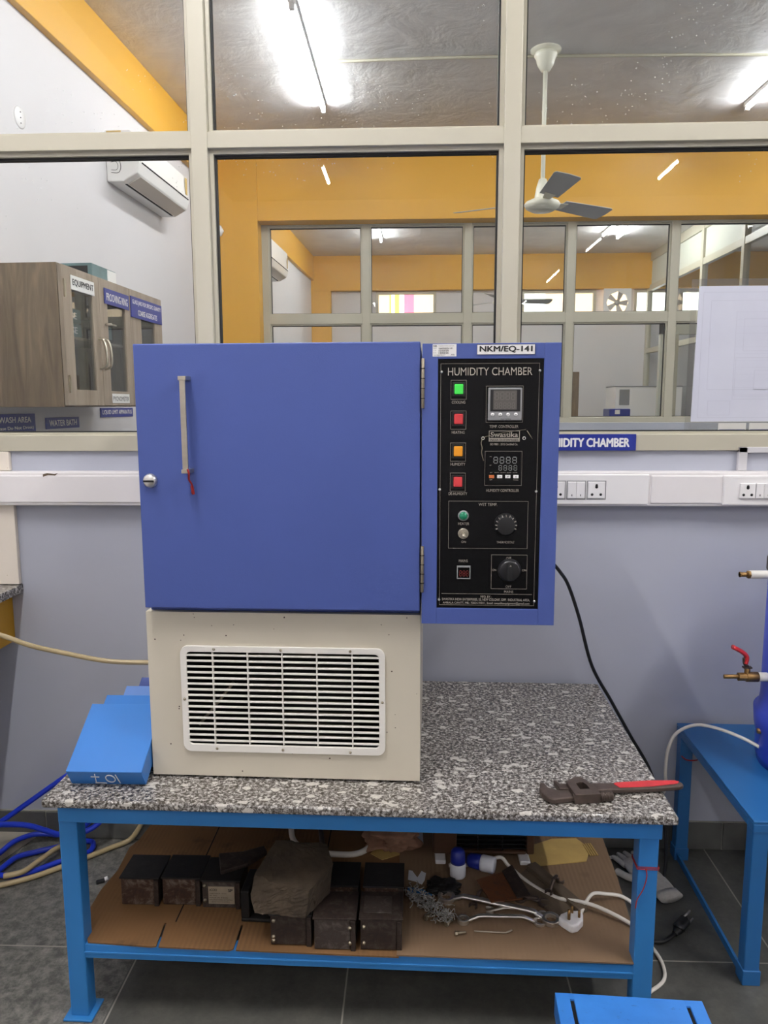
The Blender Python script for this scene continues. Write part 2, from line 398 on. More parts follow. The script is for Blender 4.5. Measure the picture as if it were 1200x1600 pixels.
# ================================================================== SETTING
YW = 2.44; ZC = 3.70
XL0, XL1 = -1.95, -1.46
def wallx(Y): return -1.867+0.045*(Y-3.7)
def beamx(Y): return -1.828+0.0455*(Y-3.684)
YB = 6.80      # near face of the second yellow wall
YE = 11.7      # far wall of the third room
struct('floor', MB().box(-2.6, 7.0, -3.7, 13.0, -0.1, 0), M['floor'])
struct('ceiling', MB().box(-2.6, 7.0, -3.7, 13.0, ZC, ZC+0.12), M['ceiling'])
# dado wall under the first partition
struct('wall_back', MB().box(-1.95, 4.6, YW, YW+0.12, 0, 1.357), M['grey_wall'], 0.002)
mb = MB()
for k in range(-6, 8):
    a = max(-1.95, 1.052+0.583*k); b_ = min(4.6, 1.052+0.583*(k+1))
    if b_ > a+0.02: mb.box(a+0.002, b_-0.002, YW-0.012, YW+0.001, 0.003, 0.098)
struct('baseboard_back', mb, M['skirting'], 0.002)
struct('trim_1', MB().box(-1.95, 4.6, YW-0.006, YW+0.001, 0.0, 0.1005), M['grout'])
# front room enclosure (behind and beside the camera)
struct('wall_left', MB().box(-2.06, -1.95, -3.6, YW+0.12, 0, ZC), M['white_wall'])
struct('wall_right', MB().box(4.6, 4.72, -3.6, YB, 0, ZC), M['white_wall'])
struct('wall_front', MB().box(-2.06, 4.72, -3.72, -3.6, 0, ZC), M['white_wall'])
# second room: skewed left wall with its yellow beam
mb = MB(); mb.prism([(wallx(2.56)-0.12, 2.56), (wallx(2.56), 2.56), (wallx(YE), YE), (wallx(YE)-0.12, YE)], 0, ZC)
struct('wall_side', mb, M['white_wall'])
mb = MB(); mb.prism([(wallx(2.56)-0.02, 2.56), (beamx(2.56), 2.56), (beamx(YE), YE), (wallx(YE)-0.02, YE)], 3.351, ZC)
struct('trim_2', mb, M['yellow'], 0.004)
# second yellow wall with its opening (pier, lintel) and white dado
OX0 = -1.345; OZ1 = 3.09; OZ0 = 1.345
mb = MB(); mb.box(-1.9, OX0, YB, YB+0.32, 0, ZC); mb.box(OX0, 4.72, YB, YB+0.32, OZ1, ZC)
struct('wall_middle', mb, M['yellow'], 0.004)
struct('wall_dado', MB().box(OX0, 4.72, YB+0.12, YB+0.30, 0, OZ0), M['grey_wall'], 0.004)
# third room
mb = MB(); mb.box(-1.9, 7.0, YE, YE+0.2, 0, 2.82); mb.box(-1.9, 7, YE, YE+0.2, 3.17, ZC)
for a, b in ((-1.9, -0.55), (0.35, 1.62), (2.72, 3.28), (3.85, 3.95)): mb.box(a, b, YE, YE+0.2, 2.82, 3.17)
struct('wall_far', mb, M['white_wall'])
mb = MB(); mb.box(-1.9, 7.0, YE-0.12, YE+0.001, 3.20, ZC); mb.box(-1.9, -1.22, YE-0.12, YE, 0, 3.2)
struct('trim_3', mb, M['yellow'], 0.004)
struct('wall_end', MB().box(7.0, 7.1, YB, YE+0.2, 0, ZC), M['white_wall'])

def partition(name, Y, xs, x0, x1, z_sill, z_sill_top, z_tr0, z_tr1, z_top0, z_top1, mw, gl, skip=(), depth=0.065):
    """aluminium frame with mullions at xs; children: frame, mullion, transom, pane, gasket"""
    root = bpy.data.objects.new(name, None); col.objects.link(root); tag(root, kind='structure')
    fr = MB(); fr.box(x0, x1, Y, Y+depth, z_sill, z_sill_top); fr.box(x0, x1, Y, Y+depth, z_top0, z_top1)
    fr.build('sill_and_head', M['frame'], root, 0.002)
    MB().box(x0, x1, Y+0.002, Y+depth-0.002, z_tr0, z_tr1).build('transom', M['frame'], root, 0.0015)
    for x in xs: MB().box(x-mw/2, x+mw/2, Y-0.002, Y+depth+0.002, z_sill_top-0.001, z_top0+0.001).build('mullion', M['frame'], root, 0.0015)
    bd = MB(); gk = MB()
    for xa, xb in zip(xs[:-1], xs[1:]):
        xa += mw/2; xb -= mw/2
        for za, zb in ((z_sill_top, z_tr0), (z_tr1, z_top0)):
            b = 0.013; g = 0.005
            bd.ring(xa, xb, za, zb, xa+b, xb-b, za+0.008, zb-b, Y+0.018, Y+depth-0.006)
            gk.ring(xa+b, xb-b, za+0.008, zb-b, xa+b+g, xb-b-g, za+0.012, zb-b-g*1.4, Y+0.030, Y+0.050)
            MB().box(xa+b, xb-b, Y+0.038, Y+0.043, za+0.008, zb-b).build('pane', gl, root)
    bd.build('glazing_bead', M['frame'], root); gk.build('gasket', M['gasket'], root)
    return root
xs1 = [-0.654+0.954*k for k in (-1, 0, 1, 2, 3, 4)]; xs1[0] = -1.608
xs1 = [-1.925]+xs1[0:0]+[-1.925+0.0]*0+xs1  # left end post then the regular posts
partition('window_1', YW-0.012, xs1+[4.575], -1.95, 4.6, 1.357, 1.409, 2.284, 2.332, 3.62, 3.70, 0.05, M['glass'])
Y2 = YB+0.16
def sx(x): return x*(Y2/7.1)
def sz(z): return 1.5+(z-1.5)*(Y2/7.1)
partition('window_2', Y2, [sx(x) for x in (-1.345, -0.425, 0.498, 1.42, 2.338, 3.26, 4.18)]+[4.69], sx(-1.38), 4.72,
          sz(1.336), sz(1.388), sz(2.247), sz(2.333), sz(3.111), sz(3.161), 0.068, M['glass2'])
# third partition: runs away from the camera on the right of the third room
def side_partition():
    root = bpy.data.objects.new('window_3', None); col.objects.link(root); tag(root, kind='structure')
    X = 3.5; ys = [YE-0.03, 10.72, 9.56, 8.4, 7.24]
    fr = MB()
    for z0, z1 in ((0.0, 0.08), (0.86, 0.93), (2.26, 2.33), (3.16, 3.24), (3.58, 3.70)): fr.box(X-0.03, X+0.03, YB+0.33, YE, z0, z1)
    fr.build('rail', M['frame'], root, 0.002)
    for y in ys: MB().box(X-0.035, X+0.035, y-0.035, y+0.035, 0, 3.7).build('mullion', M['frame'], root, 0.002)
    for a, b in zip(ys[1:], ys[:-1]):
        opaque = a > 8.0
        for z0, z1 in ((0.93, 2.26), (2.33, 3.16), (3.24, 3.58)):
            if z0 > 3.2 and opaque: MB().box(X-0.006, X+0.006, a+0.035, b-0.035, z0, z1).build('panel', M['door_green'], root)
            else: MB().box(X-0.003, X+0.003, a+0.035, b-0.035, z0, z1).build('pane', M['glass2'], root)
        MB().box(X-0.006, X+0.006, a+0.035, b-0.035, 0.08, 0.86).build('panel', M['white'], root)
side_partition()
# high daylit windows in the far wall
def high_window(name, x0, x1, panes):
    root = bpy.data.objects.new(name, None); col.objects.link(root); tag(root, kind='structure')
    MB().ring(x0-0.04, x1+0.04, 2.80, 3.19, x0, x1, 2.84, 3.15, YE-0.03, YE+0.06).build('window_frame', M['frame'], root, 0.003)
    for a, b, m in panes: MB().box(a, b, YE+0.03, YE+0.04, 2.84, 3.15).build('pane', M[m], root)
high_window('window_4', -0.51, 0.31, [(-0.51, -0.35, 'day_beige'), (-0.35, -0.32, 'day_yellow'), (-0.32, -0.27, 'day_white'), (-0.27, -0.2, 'day_yellow'), (-0.2, -0.13, 'day_white'), (-0.13, 0.02, 'day_pink'), (0.02, 0.31, 'day_beige')])
high_window('window_5', 1.66, 2.68, [(1.66, 1.98, 'day_white'), (1.98, 2.68, 'day_beige')])
high_window('window_6', 3.32, 3.81, [(3.32, 3.81, 'day_white')])
high_window('window_7', 3.99, 6.6, [(3.99, 6.6, 'day_white')])
# door frame of the cubicle in the third room
root = bpy.data.objects.new('door_1', None); col.objects.link(root); tag(root, kind='structure')
mb = MB(); mb.box(2.84, 3.00, 8.98, 9.05, 0, 2.46); mb.box(2.84, 3.46, 8.98, 9.05, 2.30, 2.46); mb.build('door_frame', M['door_green'], root, 0.003)
MB().box(3.00, 3.04, 8.96, 9.07, 0, 2.30).build('door_jamb', M['frame'], root)

# ================================================================== lights
def tube_light(loc, length, mat, label, group=None, rz=PI/2):
    t = thing('tube_light', label, 'light', loc, rz, group)
    MB().box(-length/2-0.03, length/2+0.03, -0.018, 0.018, -0.03, 0.0).build('batten', M['white'], t, 0.002)
    MB().cyl((-length/2, 0, -0.046), (length/2, 0, -0.046), 0.013, 12).build('glass_tube', M[mat], t)
    for s in (-1, 1): MB().box(s*(length/2+0.012)-0.014, s*(length/2+0.012)+0.014, -0.014, 0.014, -0.062, -0.028).build('lamp_holder', M['white'], t, 0.002)
    return t
for x in (-0.82, 2.36):
    sd = 'left' if x < 0 else 'right'
    tube_light((x, 0.76, ZC), 1.2, 'tube_front', 'white tube lamp on the near ceiling above the viewer, %s row' % sd, 'tube lamps of the near room')
    tube_light((x, -2.52, ZC), 0.55, 'tube_front', 'short tube lamp on the near ceiling far behind the viewer, %s row' % sd, 'short tube lamps of the near room')
tube_light((-0.66, 5.18, ZC), 1.45, 'tube_mid', 'bright tube lamp left of the ceiling fan, seen end-on through the top middle pane')
tube_light((2.45, 5.35, ZC), 1.3, 'tube_mid', 'bright tube lamp right of the ceiling fan, cut by the right picture edge')
for x in (-0.66, 1.2, 2.45): tube_light((x, 3.25, ZC), 0.9, 'tube_mid', 'added unseen tube lamp over the near end of the second room', 'added unseen tube lamps of the second room')  # added out of view to spread the second room's light over more tubes
tube_light((4.1, 4.8, ZC), 1.2, 'tube_mid', 'added unseen tube lamp over the far right side of the second room')  # unseen extra lamp, added to fill the second room from the right
for x in (-0.6, 0.9): tube_light((x, 7.45, ZC), 1.2, 'tube_far', 'added unseen tube lamp just behind the yellow lintel, brightening the third room', 'added unseen lamps behind the lintel', 0)  # added out of sight behind the lintel, only to brighten the third room
tube_light((-0.42, 9.75, ZC), 1.3, 'tube_far', 'tube lamp of the third room seen above the middle far window')
tube_light((2.66, 9.7, ZC), 1.3, 'tube_far', 'tube lamp of the third room, nearer of the right pair', 'right pair of far lamps')
tube_light((2.44, 9.6, ZC), 1.2, 'tube_far', 'tube lamp of the third room, left of the right pair', 'right pair of far lamps')
# ceiling conduit
tag(MB().tube([(-0.62, 5.2, ZC-0.012), (0.8, 5.18, ZC-0.012), (4.5, 5.3, ZC-0.012)], 0.010, 8).build('ceiling_conduit', M['frame']), 'thin cream conduit running across the ceiling to the fan rose', 'conduit')
tag(MB().tube([(-0.3, 9.3, ZC-0.012), (3.4, 9.3, ZC-0.012)], 0.010, 8).build('ceiling_conduit', M['frame']), 'thin conduit on the ceiling of the third room', 'conduit')

# ================================================================== fans
def fan(loc, label, angs, rodlen=0.86, group=None):
    t = thing('ceiling_fan', label, 'fan', loc, 0, group)
    MB().lathe([(0.001, 0), (0.095, 0), (0.095, -0.008), (0.05, -0.02), (0.001, -0.02)], seg=24).build('ceiling_plate', M['fan_white'], t)
    MB().lathe([(0.001, -0.018), (0.068, -0.02), (0.072, -0.035), (0.062, -0.05), (0.050, -0.09), (0.028, -0.125), (0.001, -0.13)], seg=24).build('canopy', M['fan_white'], t)
    MB().cyl((0, 0, -0.12), (0, 0, -rodlen), 0.014, 12).build('down_rod', M['fan_white'], t)
    z = -rodlen
    MB().lathe([(0.001, z+0.05), (0.024, z+0.05), (0.04, z), (0.05, z-0.06), (0.055, z-0.075), (0.001, z-0.075)], seg=24).build('lower_canopy', M['fan_white'], t)
    MB().lathe([(0.001, z-0.06), (0.06, z-0.07), (0.105, z-0.09), (0.115, z-0.105), (0.105, z-0.125), (0.07, z-0.145), (0.001, z-0.152)], seg=32).build('motor_housing', M['fan_white'], t)
    for a in angs:
        m = Matrix.Rotation(R(a), 4, 'Z') @ Matrix.Translation((0, 0, z-0.088)) @ Matrix.Rotation(R(-13), 4, 'X')
        b = MB(); b.prism([(0.16, -0.06), (0.56, -0.080), (0.585, -0.070), (0.595, 0), (0.585, 0.070), (0.56, 0.080), (0.16, 0.06)], -0.0015, 0.0015, m)
        bl = b.build('blade', M['fan_blade'], t)
        b = MB(); b.prism([(0.08, -0.02), (0.2, -0.035), (0.2, 0.035), (0.08, 0.02)], -0.005, -0.0015, m); b.build('blade_arm', M['fan_white'], bl)
    return t
fan((0.829, 5.12, ZC), 'ivory ceiling fan with grey blades hanging behind the right-hand window', (-85, 35, 155), 0.82)
fan((1.05, 9.15, ZC), 'small-looking far ceiling fan with long white rod seen beside the second post', (10, 130, 250), 0.9)

# ================================================================== air conditioners
def aircon(Y, z, label, L=0.88, H=0.29, cable=False):
    """local x runs along the wall away from the camera, local y away from the wall"""
    t = thing('air_conditioner', label, 'air conditioner', (wallx(Y), Y, z), R(90-2.58))
    # local frame: x along wall (depth), y -> -X world side ; build with -y pointing into the room
    prof = [(0, H), (-0.15, H), (-0.195, H-0.04), (-0.205, 0.10), (-0.185, 0.045), (-0.10, 0.0), (0, 0)]
    m = Matrix(((0, 0, 1, 0), (1, 0, 0, 0), (0, 1, 0, 0), (0, 0, 0, 1)))
    MB().prism(prof, 0, L, m).build('case', M['ac'], t, 0.008, 3)
    prof2 = [(-0.197, H-0.035), (-0.2085, 0.115), (-0.205, 0.105), (-0.190, H-0.035)]
    MB().prism(prof2, 0.012, L-0.012, m).build('front_panel', M['ac'], t, 0.002)
    MB().prism([(-0.178, 0.041), (-0.105, 0.003), (-0.11, -0.003), (-0.184, 0.036)], 0.06, L-0.03, m).build('louvre', M['ac_grey'], t)
    MB().prism([(-0.100, 0.003), (-0.085, 0.003), (-0.085, -0.002), (-0.100, -0.002)], 0.06, L-0.05, m).build('outlet_slot', M['dark'], t)
    MB().prism([(-0.2085, 0.112), (-0.2100, 0.112), (-0.2085, 0.106), (-0.206, 0.106)], 0.03, L-0.03, m).build('panel_gap', M['dark'], t)
    MB().box(L-0.09, L-0.055, -0.2115, -0.2085, 0.13, 0.24).build('energy_label', M['yellow_paper'], t)
    b = MB(); b.tube([(-0.0012, -0.03, 0.05), (-0.0012, -0.075, 0.05), (-0.0012, -0.09, 0.085), (-0.0012, -0.075, 0.125), (-0.0012, -0.03, 0.125)], 0.0016, 6)
    b.tube([(-0.0012, -0.03, 0.065), (-0.0012, -0.062, 0.065), (-0.0012, -0.072, 0.085), (-0.0012, -0.062, 0.11), (-0.0012, -0.03, 0.11)], 0.0012, 6); b.build('knockout_mark', M['dark'], t)
    b = MB(); b.box(-0.002, 0.0, -0.10, -0.01, H-0.075, H-0.005); b.build('side_label', M['yellow_paper'], t)
    b = MB(); m2 = Matrix.Translation((-0.003, -0.055, H-0.045)) @ Matrix.Rotation(PI/2, 4, 'Y'); b.lathe([(0.001, -0.002), (0.028, -0.002), (0.028, 0.002), (0.001, 0.002)], seg=20, m=m2); b.build('side_disc', M['dark'], t)
    if cable:
        MB().tube([(0.25, -0.03, 0.02), (0.30, -0.02, -0.15), (0.42, -0.02, -1.0), (0.5, -0.02, -1.7)], 0.022, 8).build('pipe', M['white'], t)
    return t
aircon(4.68, 2.83, 'white split air conditioner high on the left wall, in the near upper left')
aircon(7.95, 2.92, 'smaller-looking white air conditioner seen through the far window with a pipe below', 1.0, 0.34, True)
# round cover plate on the wall
t = thing('junction_cover', 'round white cover plate on the upper left white wall', 'cover plate', (wallx(3.75), 3.75, 2.86), R(90-2.58))
b = MB(); b.lathe([(0.001, 0.004), (0.045, 0.004), (0.05, 0), (0.001, 0)], seg=24, m=Matrix.Rotation(PI/2, 4, 'X')); b.build('cover', M['white'], t)
b = MB()
for k in range(3): b.cyl((0.0, -0.006, -0.025+0.025*k), (0.0, -0.003, -0.025+0.025*k), 0.003, 8)
b.build('screw', M['dark'], t)
tag(MB().lathe([(0.001, 0.05), (0.03, 0.04), (0.05, 0.0), (0.03, -0.04), (0.001, -0.05)], c=(-1.68, YB-0.05, 3.0), seg=20).build('globe_lamp', M['white']), 'small white globe lamp on the yellow pier by the left post', 'lamp')

# ================================================================== wall cabinet in the second room
CW = Matrix.Identity(4)
cab = thing('wall_cabinet', 'brown wood wall cabinet with glass doors and name boards, behind the left pane', 'cabinet', (-1.49, 3.22, 1.50), R(90-2.58))
# local: x along the wall (away), y>0 towards wall, -y into room ; door face at y=0
L, D_, H_ = 1.13, 0.335, 0.60
T = 0.018
b = MB(); b.box(0, T, 0, D_, 0, H_); b.box(L-T, L, 0, D_, 0, H_); b.box(T, L-T, 0, D_, 0, T); b.box(T, L-T, 0, D_, H_-T, H_); b.box(T, L-T, D_-T, D_, T, H_-T)
b.box(0.70, 0.70+T, 0.002, D_, T, H_-T)
b.build('body', M['cab_wood'], cab, 0.001)
MB().box(T, L-T, 0.03, D_-T, 0.30, 0.312).build('shelf', M['cab_door'], cab)
def cab_door(x0, x1, g0, g1, handle_x, hinge_x):
    d = MB().ring(x0, x1, 0.006, H_-0.006, g0, g1, 0.075, H_-0.10, -0.020, -0.002).build('door', M['cab_door'], cab, 0.0015)
    MB().box(g0, g1, -0.012, -0.008, 0.075, H_-0.10).build('glass', M['cab_glass'], d)
    b = MB()
    if handle_x: b.tube([(handle_x, -0.021, 0.175), (handle_x, -0.05, 0.19), (handle_x, -0.055, 0.24), (handle_x, -0.045, 0.30), (handle_x, -0.021, 0.315)], 0.006, 8); b.build('handle', M['steel'], d)
    if hinge_x is not None:
        for z in (0.06, 0.46): MB().box(hinge_x-0.006, hinge_x+0.006, -0.026, -0.018, z, z+0.075).build('hinge', M['zinc'], d)
    return d
d1 = cab_door(0.004, 0.345, 0.085, 0.28, 0.322, 0.02); d2 = cab_door(0.349, 0.69, 0.43, 0.63, 0.372, None); d3 = cab_door(0.694, L-0.004, 0.83, 1.02, None, None)
MB().cyl((0.40, -0.02, 0.385), (0.40, -0.05, 0.385), 0.006, 10).cyl((0.40, -0.045, 0.385), (0.46, -0.045, 0.385), 0.004, 8).build('latch', M['steel'], d2)
def board(x, z, w_, h_, lines, bm_, tm, parent=cab, y=-0.021, name='name_board', th=0.005):
    o = MB().box(x, x+w_, y-th, y, z, z+h_).build(name, bm_, parent, 0.0008)
    lettering(lines, tm, o, y-th-0.0006)
    return o
board(0.075, 0.500, 0.215, 0.06, [('EQUIPMENT', 0.085, 0.514, 0.195, 0.032, 0.02)], M['paper'], M['ink'])
board(0.395, 0.482, 0.275, 0.072, [('PROOVING RING', 0.412, 0.498, 0.24, 0.036, 0.012)], M['sign_blue'], M['white'])
board(0.695, 0.455, 0.42, 0.105, [('GLASS JARS FOR SPECIFIC GRAVITY', 0.712, 0.517, 0.385, 0.028, 0.02), ('COARSE AGGREGATES', 0.78, 0.470, 0.26, 0.028, 0.02)], M['sign_blue'], M['white'])
board(0.43, 0.018, 0.20, 0.045, [('PYCNOMETER', 0.44, 0.028, 0.18, 0.022, 0.0)], M['paper'], M['ink'], th=0.001, name='paper_label')
b = MB(); b.box(0.15, 0.25, D_, D_+0.036, 0.1, 0.5); b.box(0.85, 0.95, D_, D_+0.036, 0.1, 0.5); b.build('mounting_bracket', M['cab_wood'], cab)
# contents of the cabinet (things of their own)
def incab(x, y, z): return cab.matrix_basis @ Vector((x, y, z))
bpy.context.view_layer.update()
def cabinet_thing(name, label, cat, x, y, z, fn, mat, group=None):
    t = thing(name, label, cat, tuple(cab.matrix_world @ Vector((x, y, z))), R(90-2.58), group)
    return t
for k, (x, y) in enumerate(((0.10, 0.10), (0.17, 0.08), (0.22, 0.11))):
    t = cabinet_thing('jar', '', 'jar', x, y, T, None, None)
    tag(t, ['pale jar with a red base, nearest in the lower left of the cabinet', 'pale jar in the middle behind the first cabinet glass', 'pale jar farthest along behind the first cabinet glass'][k], 'jar', 'jars in the cabinet')
    MB().lathe([(0.001, 0), (0.03, 0), (0.03, 0.07), (0.02, 0.09), (0.02, 0.10), (0.001, 0.10)], seg=18).build('jar_body', M['bottle_white'], t)
    MB().lathe([(0.022, 0.10), (0.022, 0.115), (0.001, 0.115)], seg=18).build('lid', M['lamp_red'] if k == 0 else M['white'], t)
for k, (x, z) in enumerate(((0.08, 0.312), (0.08, 0.375))):
    o = thing('carton', ['blue carton lettered BASE on the cabinet shelf, lower of two', 'blue carton lettered BASE on top of another on the cabinet shelf'][k], 'carton', tuple(cab.matrix_world @ Vector((x, 0.04, z))), R(90-2.58), 'blue cartons in the cabinet')
    MB().box(0, 0.2, 0, 0.12, 0, 0.06).build('box', M['teal_box'], o, 0.002)
    lettering([('BASE', 0.03, 0.015, 0.13, 0.03, 0.03)], M['white'], o, -0.001)
o = thing('instrument_case', 'dark instrument case on the shelf behind the second cabinet glass', 'case', tuple(cab.matrix_world @ Vector((0.44, 0.05, 0.312))), R(90-2.58))
MB().box(0, 0.2, 0, 0.16, 0, 0.10).build('case', M['dark'], o, 0.006); MB().box(0.03, 0.17, -0.004, 0.001, 0.02, 0.08).build('label_patch', M['teal_box'], o)
# carton on top of the cabinet
o = thing('carton', 'teal and pale printed carton lying on top of the wall cabinet', 'carton', tuple(cab.matrix_world @ Vector((0.50, 0.08, H_))), R(90-2.58))
MB().box(0, 0.27, 0, 0.16, 0, 0.088).build('box', M['teal_box'], o, 0.003)
MB().box(-0.002, 0.0, 0.02, 0.14, 0.02, 0.075).build('end_label', M['dark'], o)
MB().box(0.17, 0.268, -0.002, 0.0, 0.005, 0.083).build('side_label', M['paper'], o)
# boards on the wall under the cabinet
def wall_board(Y, z, w_, h_, lines, label):
    t = thing('sign_board', label, 'sign', (wallx(Y), Y, z), R(90-2.58))
    MB().box(0, w_, -0.006, 0, 0, h_).build('board', M['sign_blue'], t, 0.0008)
    lettering([(s, x, zz, ww, hh, 0.02) for s, x, zz, ww, hh in lines], M['white'], t, -0.0068)
wall_board(3.20, 1.376, 0.50, 0.092, [('HAND WASH AREA', 0.04, 0.05, 0.42, 0.028), ('(Water- Please Do Not Drink)', 0.02, 0.014, 0.46, 0.02)], 'blue HAND WASH AREA sign at the far left under the cabinet')
wall_board(3.80, 1.388, 0.35, 0.058, [('WATER BATH', 0.03, 0.013, 0.29, 0.032)], 'small blue WATER BATH sign on the white wall')
wall_board(4.42, 1.438, 0.46, 0.055, [('LIQUID LIMIT APPARATUS', 0.02, 0.013, 0.42, 0.03)], 'blue LIQUID LIMIT APPARATUS sign below the cabinet doors')
wall_board(5.02, 1.444, 0.40, 0.055, [('CONE PENETRATION', 0.02, 0.013, 0.36, 0.03)], 'blue sign starting CONE, half hidden by the chamber door')

# ================================================================== things on the partition and wall
sg = thing('sign_board', 'blue HUMIDITY CHAMBER sign on the window sill frame beside the chamber', 'sign', (0.318, YW-0.0125, 1.3575))
MB().box(0.066, 0.387, -0.005, 0, 0, 0.052).build('board', M['sign_blue'], sg, 0.001)
lettering([('HUMIDITY CHAMBER', 0.086, 0.011, 0.281, 0.029, 0.045)], M['white'], sg, -0.0056)
# drawing sheet taped to the glass
dr = thing('drawing_sheet', 'pale bluish drawing sheet in clear plastic taped to the right window', 'sheet', (0.885, YW+0.024, 1.447))
b = MB(); b.prism([(0, 0), (0.36, 0), (0.36, 0.418), (-0.0 + 0.006, 0.418)], -0.0, 0.0012, Matrix.Rotation(PI/2, 4, 'X')); b.build('sheet', M['drawing'], dr)
b = MB(); b.ring(-0.018, 0.37, -0.03, 0.44, 0.0, 0.358, 0.0, 0.418, -0.0012, 0.0); b.build('plastic_sleeve', M['tape'], dr)
b = MB()
for (x0, x1, z0, z1) in ((0.02, 0.352, 0.012, 0.40), (0.045, 0.34, 0.10, 0.375), (0.125, 0.34, 0.07, 0.34), (0.13, 0.30, 0.08, 0.20), (0.05, 0.12, 0.02, 0.065), (0.15, 0.26, 0.22, 0.32), (0.19, 0.25, 0.10, 0.16), (0.25, 0.33, 0.02, 0.055)): b.ring(x0, x1, z0, z1, x0+0.001, x1-0.001, z0+0.001, z1-0.001, -0.0015, -0.0011)
for k in range(12): b.box(0.128, 0.338, -0.0015, -0.0011, 0.085+0.021*k, 0.0855+0.021*k)
b.build('drawn_lines', paint('faint_pencil', C(182, 183, 198), 0.7), dr)
for k, (x0, x1, s) in enumerate(((0.088, 0.175, 'a'), (0.185, 0.30, 'b'))):
    st = thing('sticker', ['pale blue-lettered sticker below the drawing sheet, left of two', 'grey and blue sticker below the drawing sheet, right of two'][k], 'sticker', (0.885+x0, YW+0.0245, 1.413), 0, 'stickers under the drawing sheet')
    MB().box(0, x1-x0, -0.001, 0, 0, 0.029).build('label', M['paper'], st)
    MB().box(0.003, x1-x0-0.003, -0.0016, -0.001, 0.003, 0.009).build('stripe', M['sign_blue'], st)
tag(MB().box(0.30, 0.56, YW+0.07, YW+0.10, 1.409, 1.417).build('paper_pad', M['paper'], None, 0.001), 'thin white pad lying on the sill beyond the glass', 'pad')

# cable trunking with sockets
tr = thing('wall_trunking', 'long white plastic trunking with power sockets along the grey wall', 'trunking', (0, YW, 1.183))
MB().box(-1.93, 4.55, -0.045, 0, 0, 0.110).build('duct', M['trunk'], tr, 0.005, 3)
for x0, x1 in ((-1.93, -0.35), (0.748, 1.178)):
    MB().box(x0, x1, -0.049, -0.040, 0.010, 0.098).build('cover', M['trunk'], tr, 0.003)
for x0, x1 in ((-0.345, 0.742), (0.985, 1.65)): pass
def socket(x, z, s=0.052, gap=True, y=-0.0535, three=True):
    p = MB().box(x, x+s, y, y+0.009, z, z+s).build('socket', M['white'], tr, 0.0015)
    b = MB()
    for px, pz, r in ((0.5, 0.70, 0.0048), (0.24, 0.24, 0.0042), (0.76, 0.24, 0.0042)):
        b.cyl((x+s*px, y-0.0006, z+s*pz), (x+s*px, y+0.003, z+s*pz), r, 12)
    b.cyl((x+s*0.5, y-0.0006, z+s*0.80), (x+s*0.5, y+0.003, z+s*0.80), 0.0042, 12)
    b.build('pin_hole', M['black'], p)
def switch(x, z, w_=0.026, s=0.052, y=-0.0545):
    p = MB().box(x, x+w_, y, y+0.010, z, z+s).build('switch', M['white'], tr, 0.0015)
    MB().box(x+w_/2-0.0012, x+w_/2+0.0012, y-0.0005, y+0.001, z+0.007, z+0.013).build('mark', M['ink'], p)
b = MB().box(0.30, 0.742, -0.050, -0.043, 0.006, 0.102).build('module_plate', M['white'], tr, 0.004)
b2 = MB()
for x in (0.425, 0.4875, 0.5505): b2.ring(x-0.0025, x+0.0575, 0.0225, 0.0825, x, x+0.055, 0.025, 0.080, -0.0508, -0.049)
b2.build('module_gap', M['grey_bezel'], tr)
socket(0.4265, 0.0265); switch(0.4885, 0.0265); switch(0.5155, 0.0265); socket(0.5520, 0.0265)
MB().box(0.968, 1.65, -0.056, -0.043, 0.004, 0.100).build('module_plate', M['white'], tr, 0.006, 3)
def rel(x): return x
socket(1.018, 0.028, 0.047, y=-0.0620); switch(1.067, 0.028, 0.024, 0.047, -0.063); switch(1.092, 0.028, 0.024, 0.047, -0.063)
MB().prism([(-1.190, 0.094), (-1.172, 0.100), (-1.150, 0.098), (-1.140, 0.106), (-1.152, 0.103), (-1.176, 0.106), (-1.190, 0.102)], 0.0494, 0.0498, mX).build('paint_chip', M['wood'], tr)
cd = thing('wall_conduit', 'short grey-white conduit rising from the trunking and turning right', 'conduit', (1.026, YW, 1.293))
b = MB(); b.box(0, 0.028, -0.016, -0.0005, 0, 0.075); b.box(0, 0.9, -0.016, -0.0005, 0.057, 0.075); b.build('duct', M['conduit'], cd, 0.002)

# left: counter, backsplash and yellow apron
ct = thing('sink_counter', 'granite counter end with cream backsplash and yellow apron at the left edge', 'counter', (-1.306, YW, 0))
MB().box(-0.62, 0.0, -0.9, -0.0005, 0.884, 0.912).build('slab', M['granite'], ct, 0.002)
MB().box(-0.62, -0.004, -0.018, -0.0005, 0.914, 1.18).box(-0.62, -0.010, -0.018, -0.0005, 1.294, 1.356).build('backsplash', M['cream_tile'], ct, 0.002)
MB().box(-0.060, -0.040, -0.9, -0.0005, 0.715, 0.884).build('apron', M['yellow2'], ct, 0.002)
MB().box(-0.62, -0.12, -0.9, -0.4, 0.0, 0.884).build('support', M['cream_tile'], ct)
struct('trim_4', MB().prism([(-1.95, 1.6), (-1.60, 1.6), (-1.315, YW), (-1.95, YW)], 0, 0.022), M['stone_light'], 0.004)

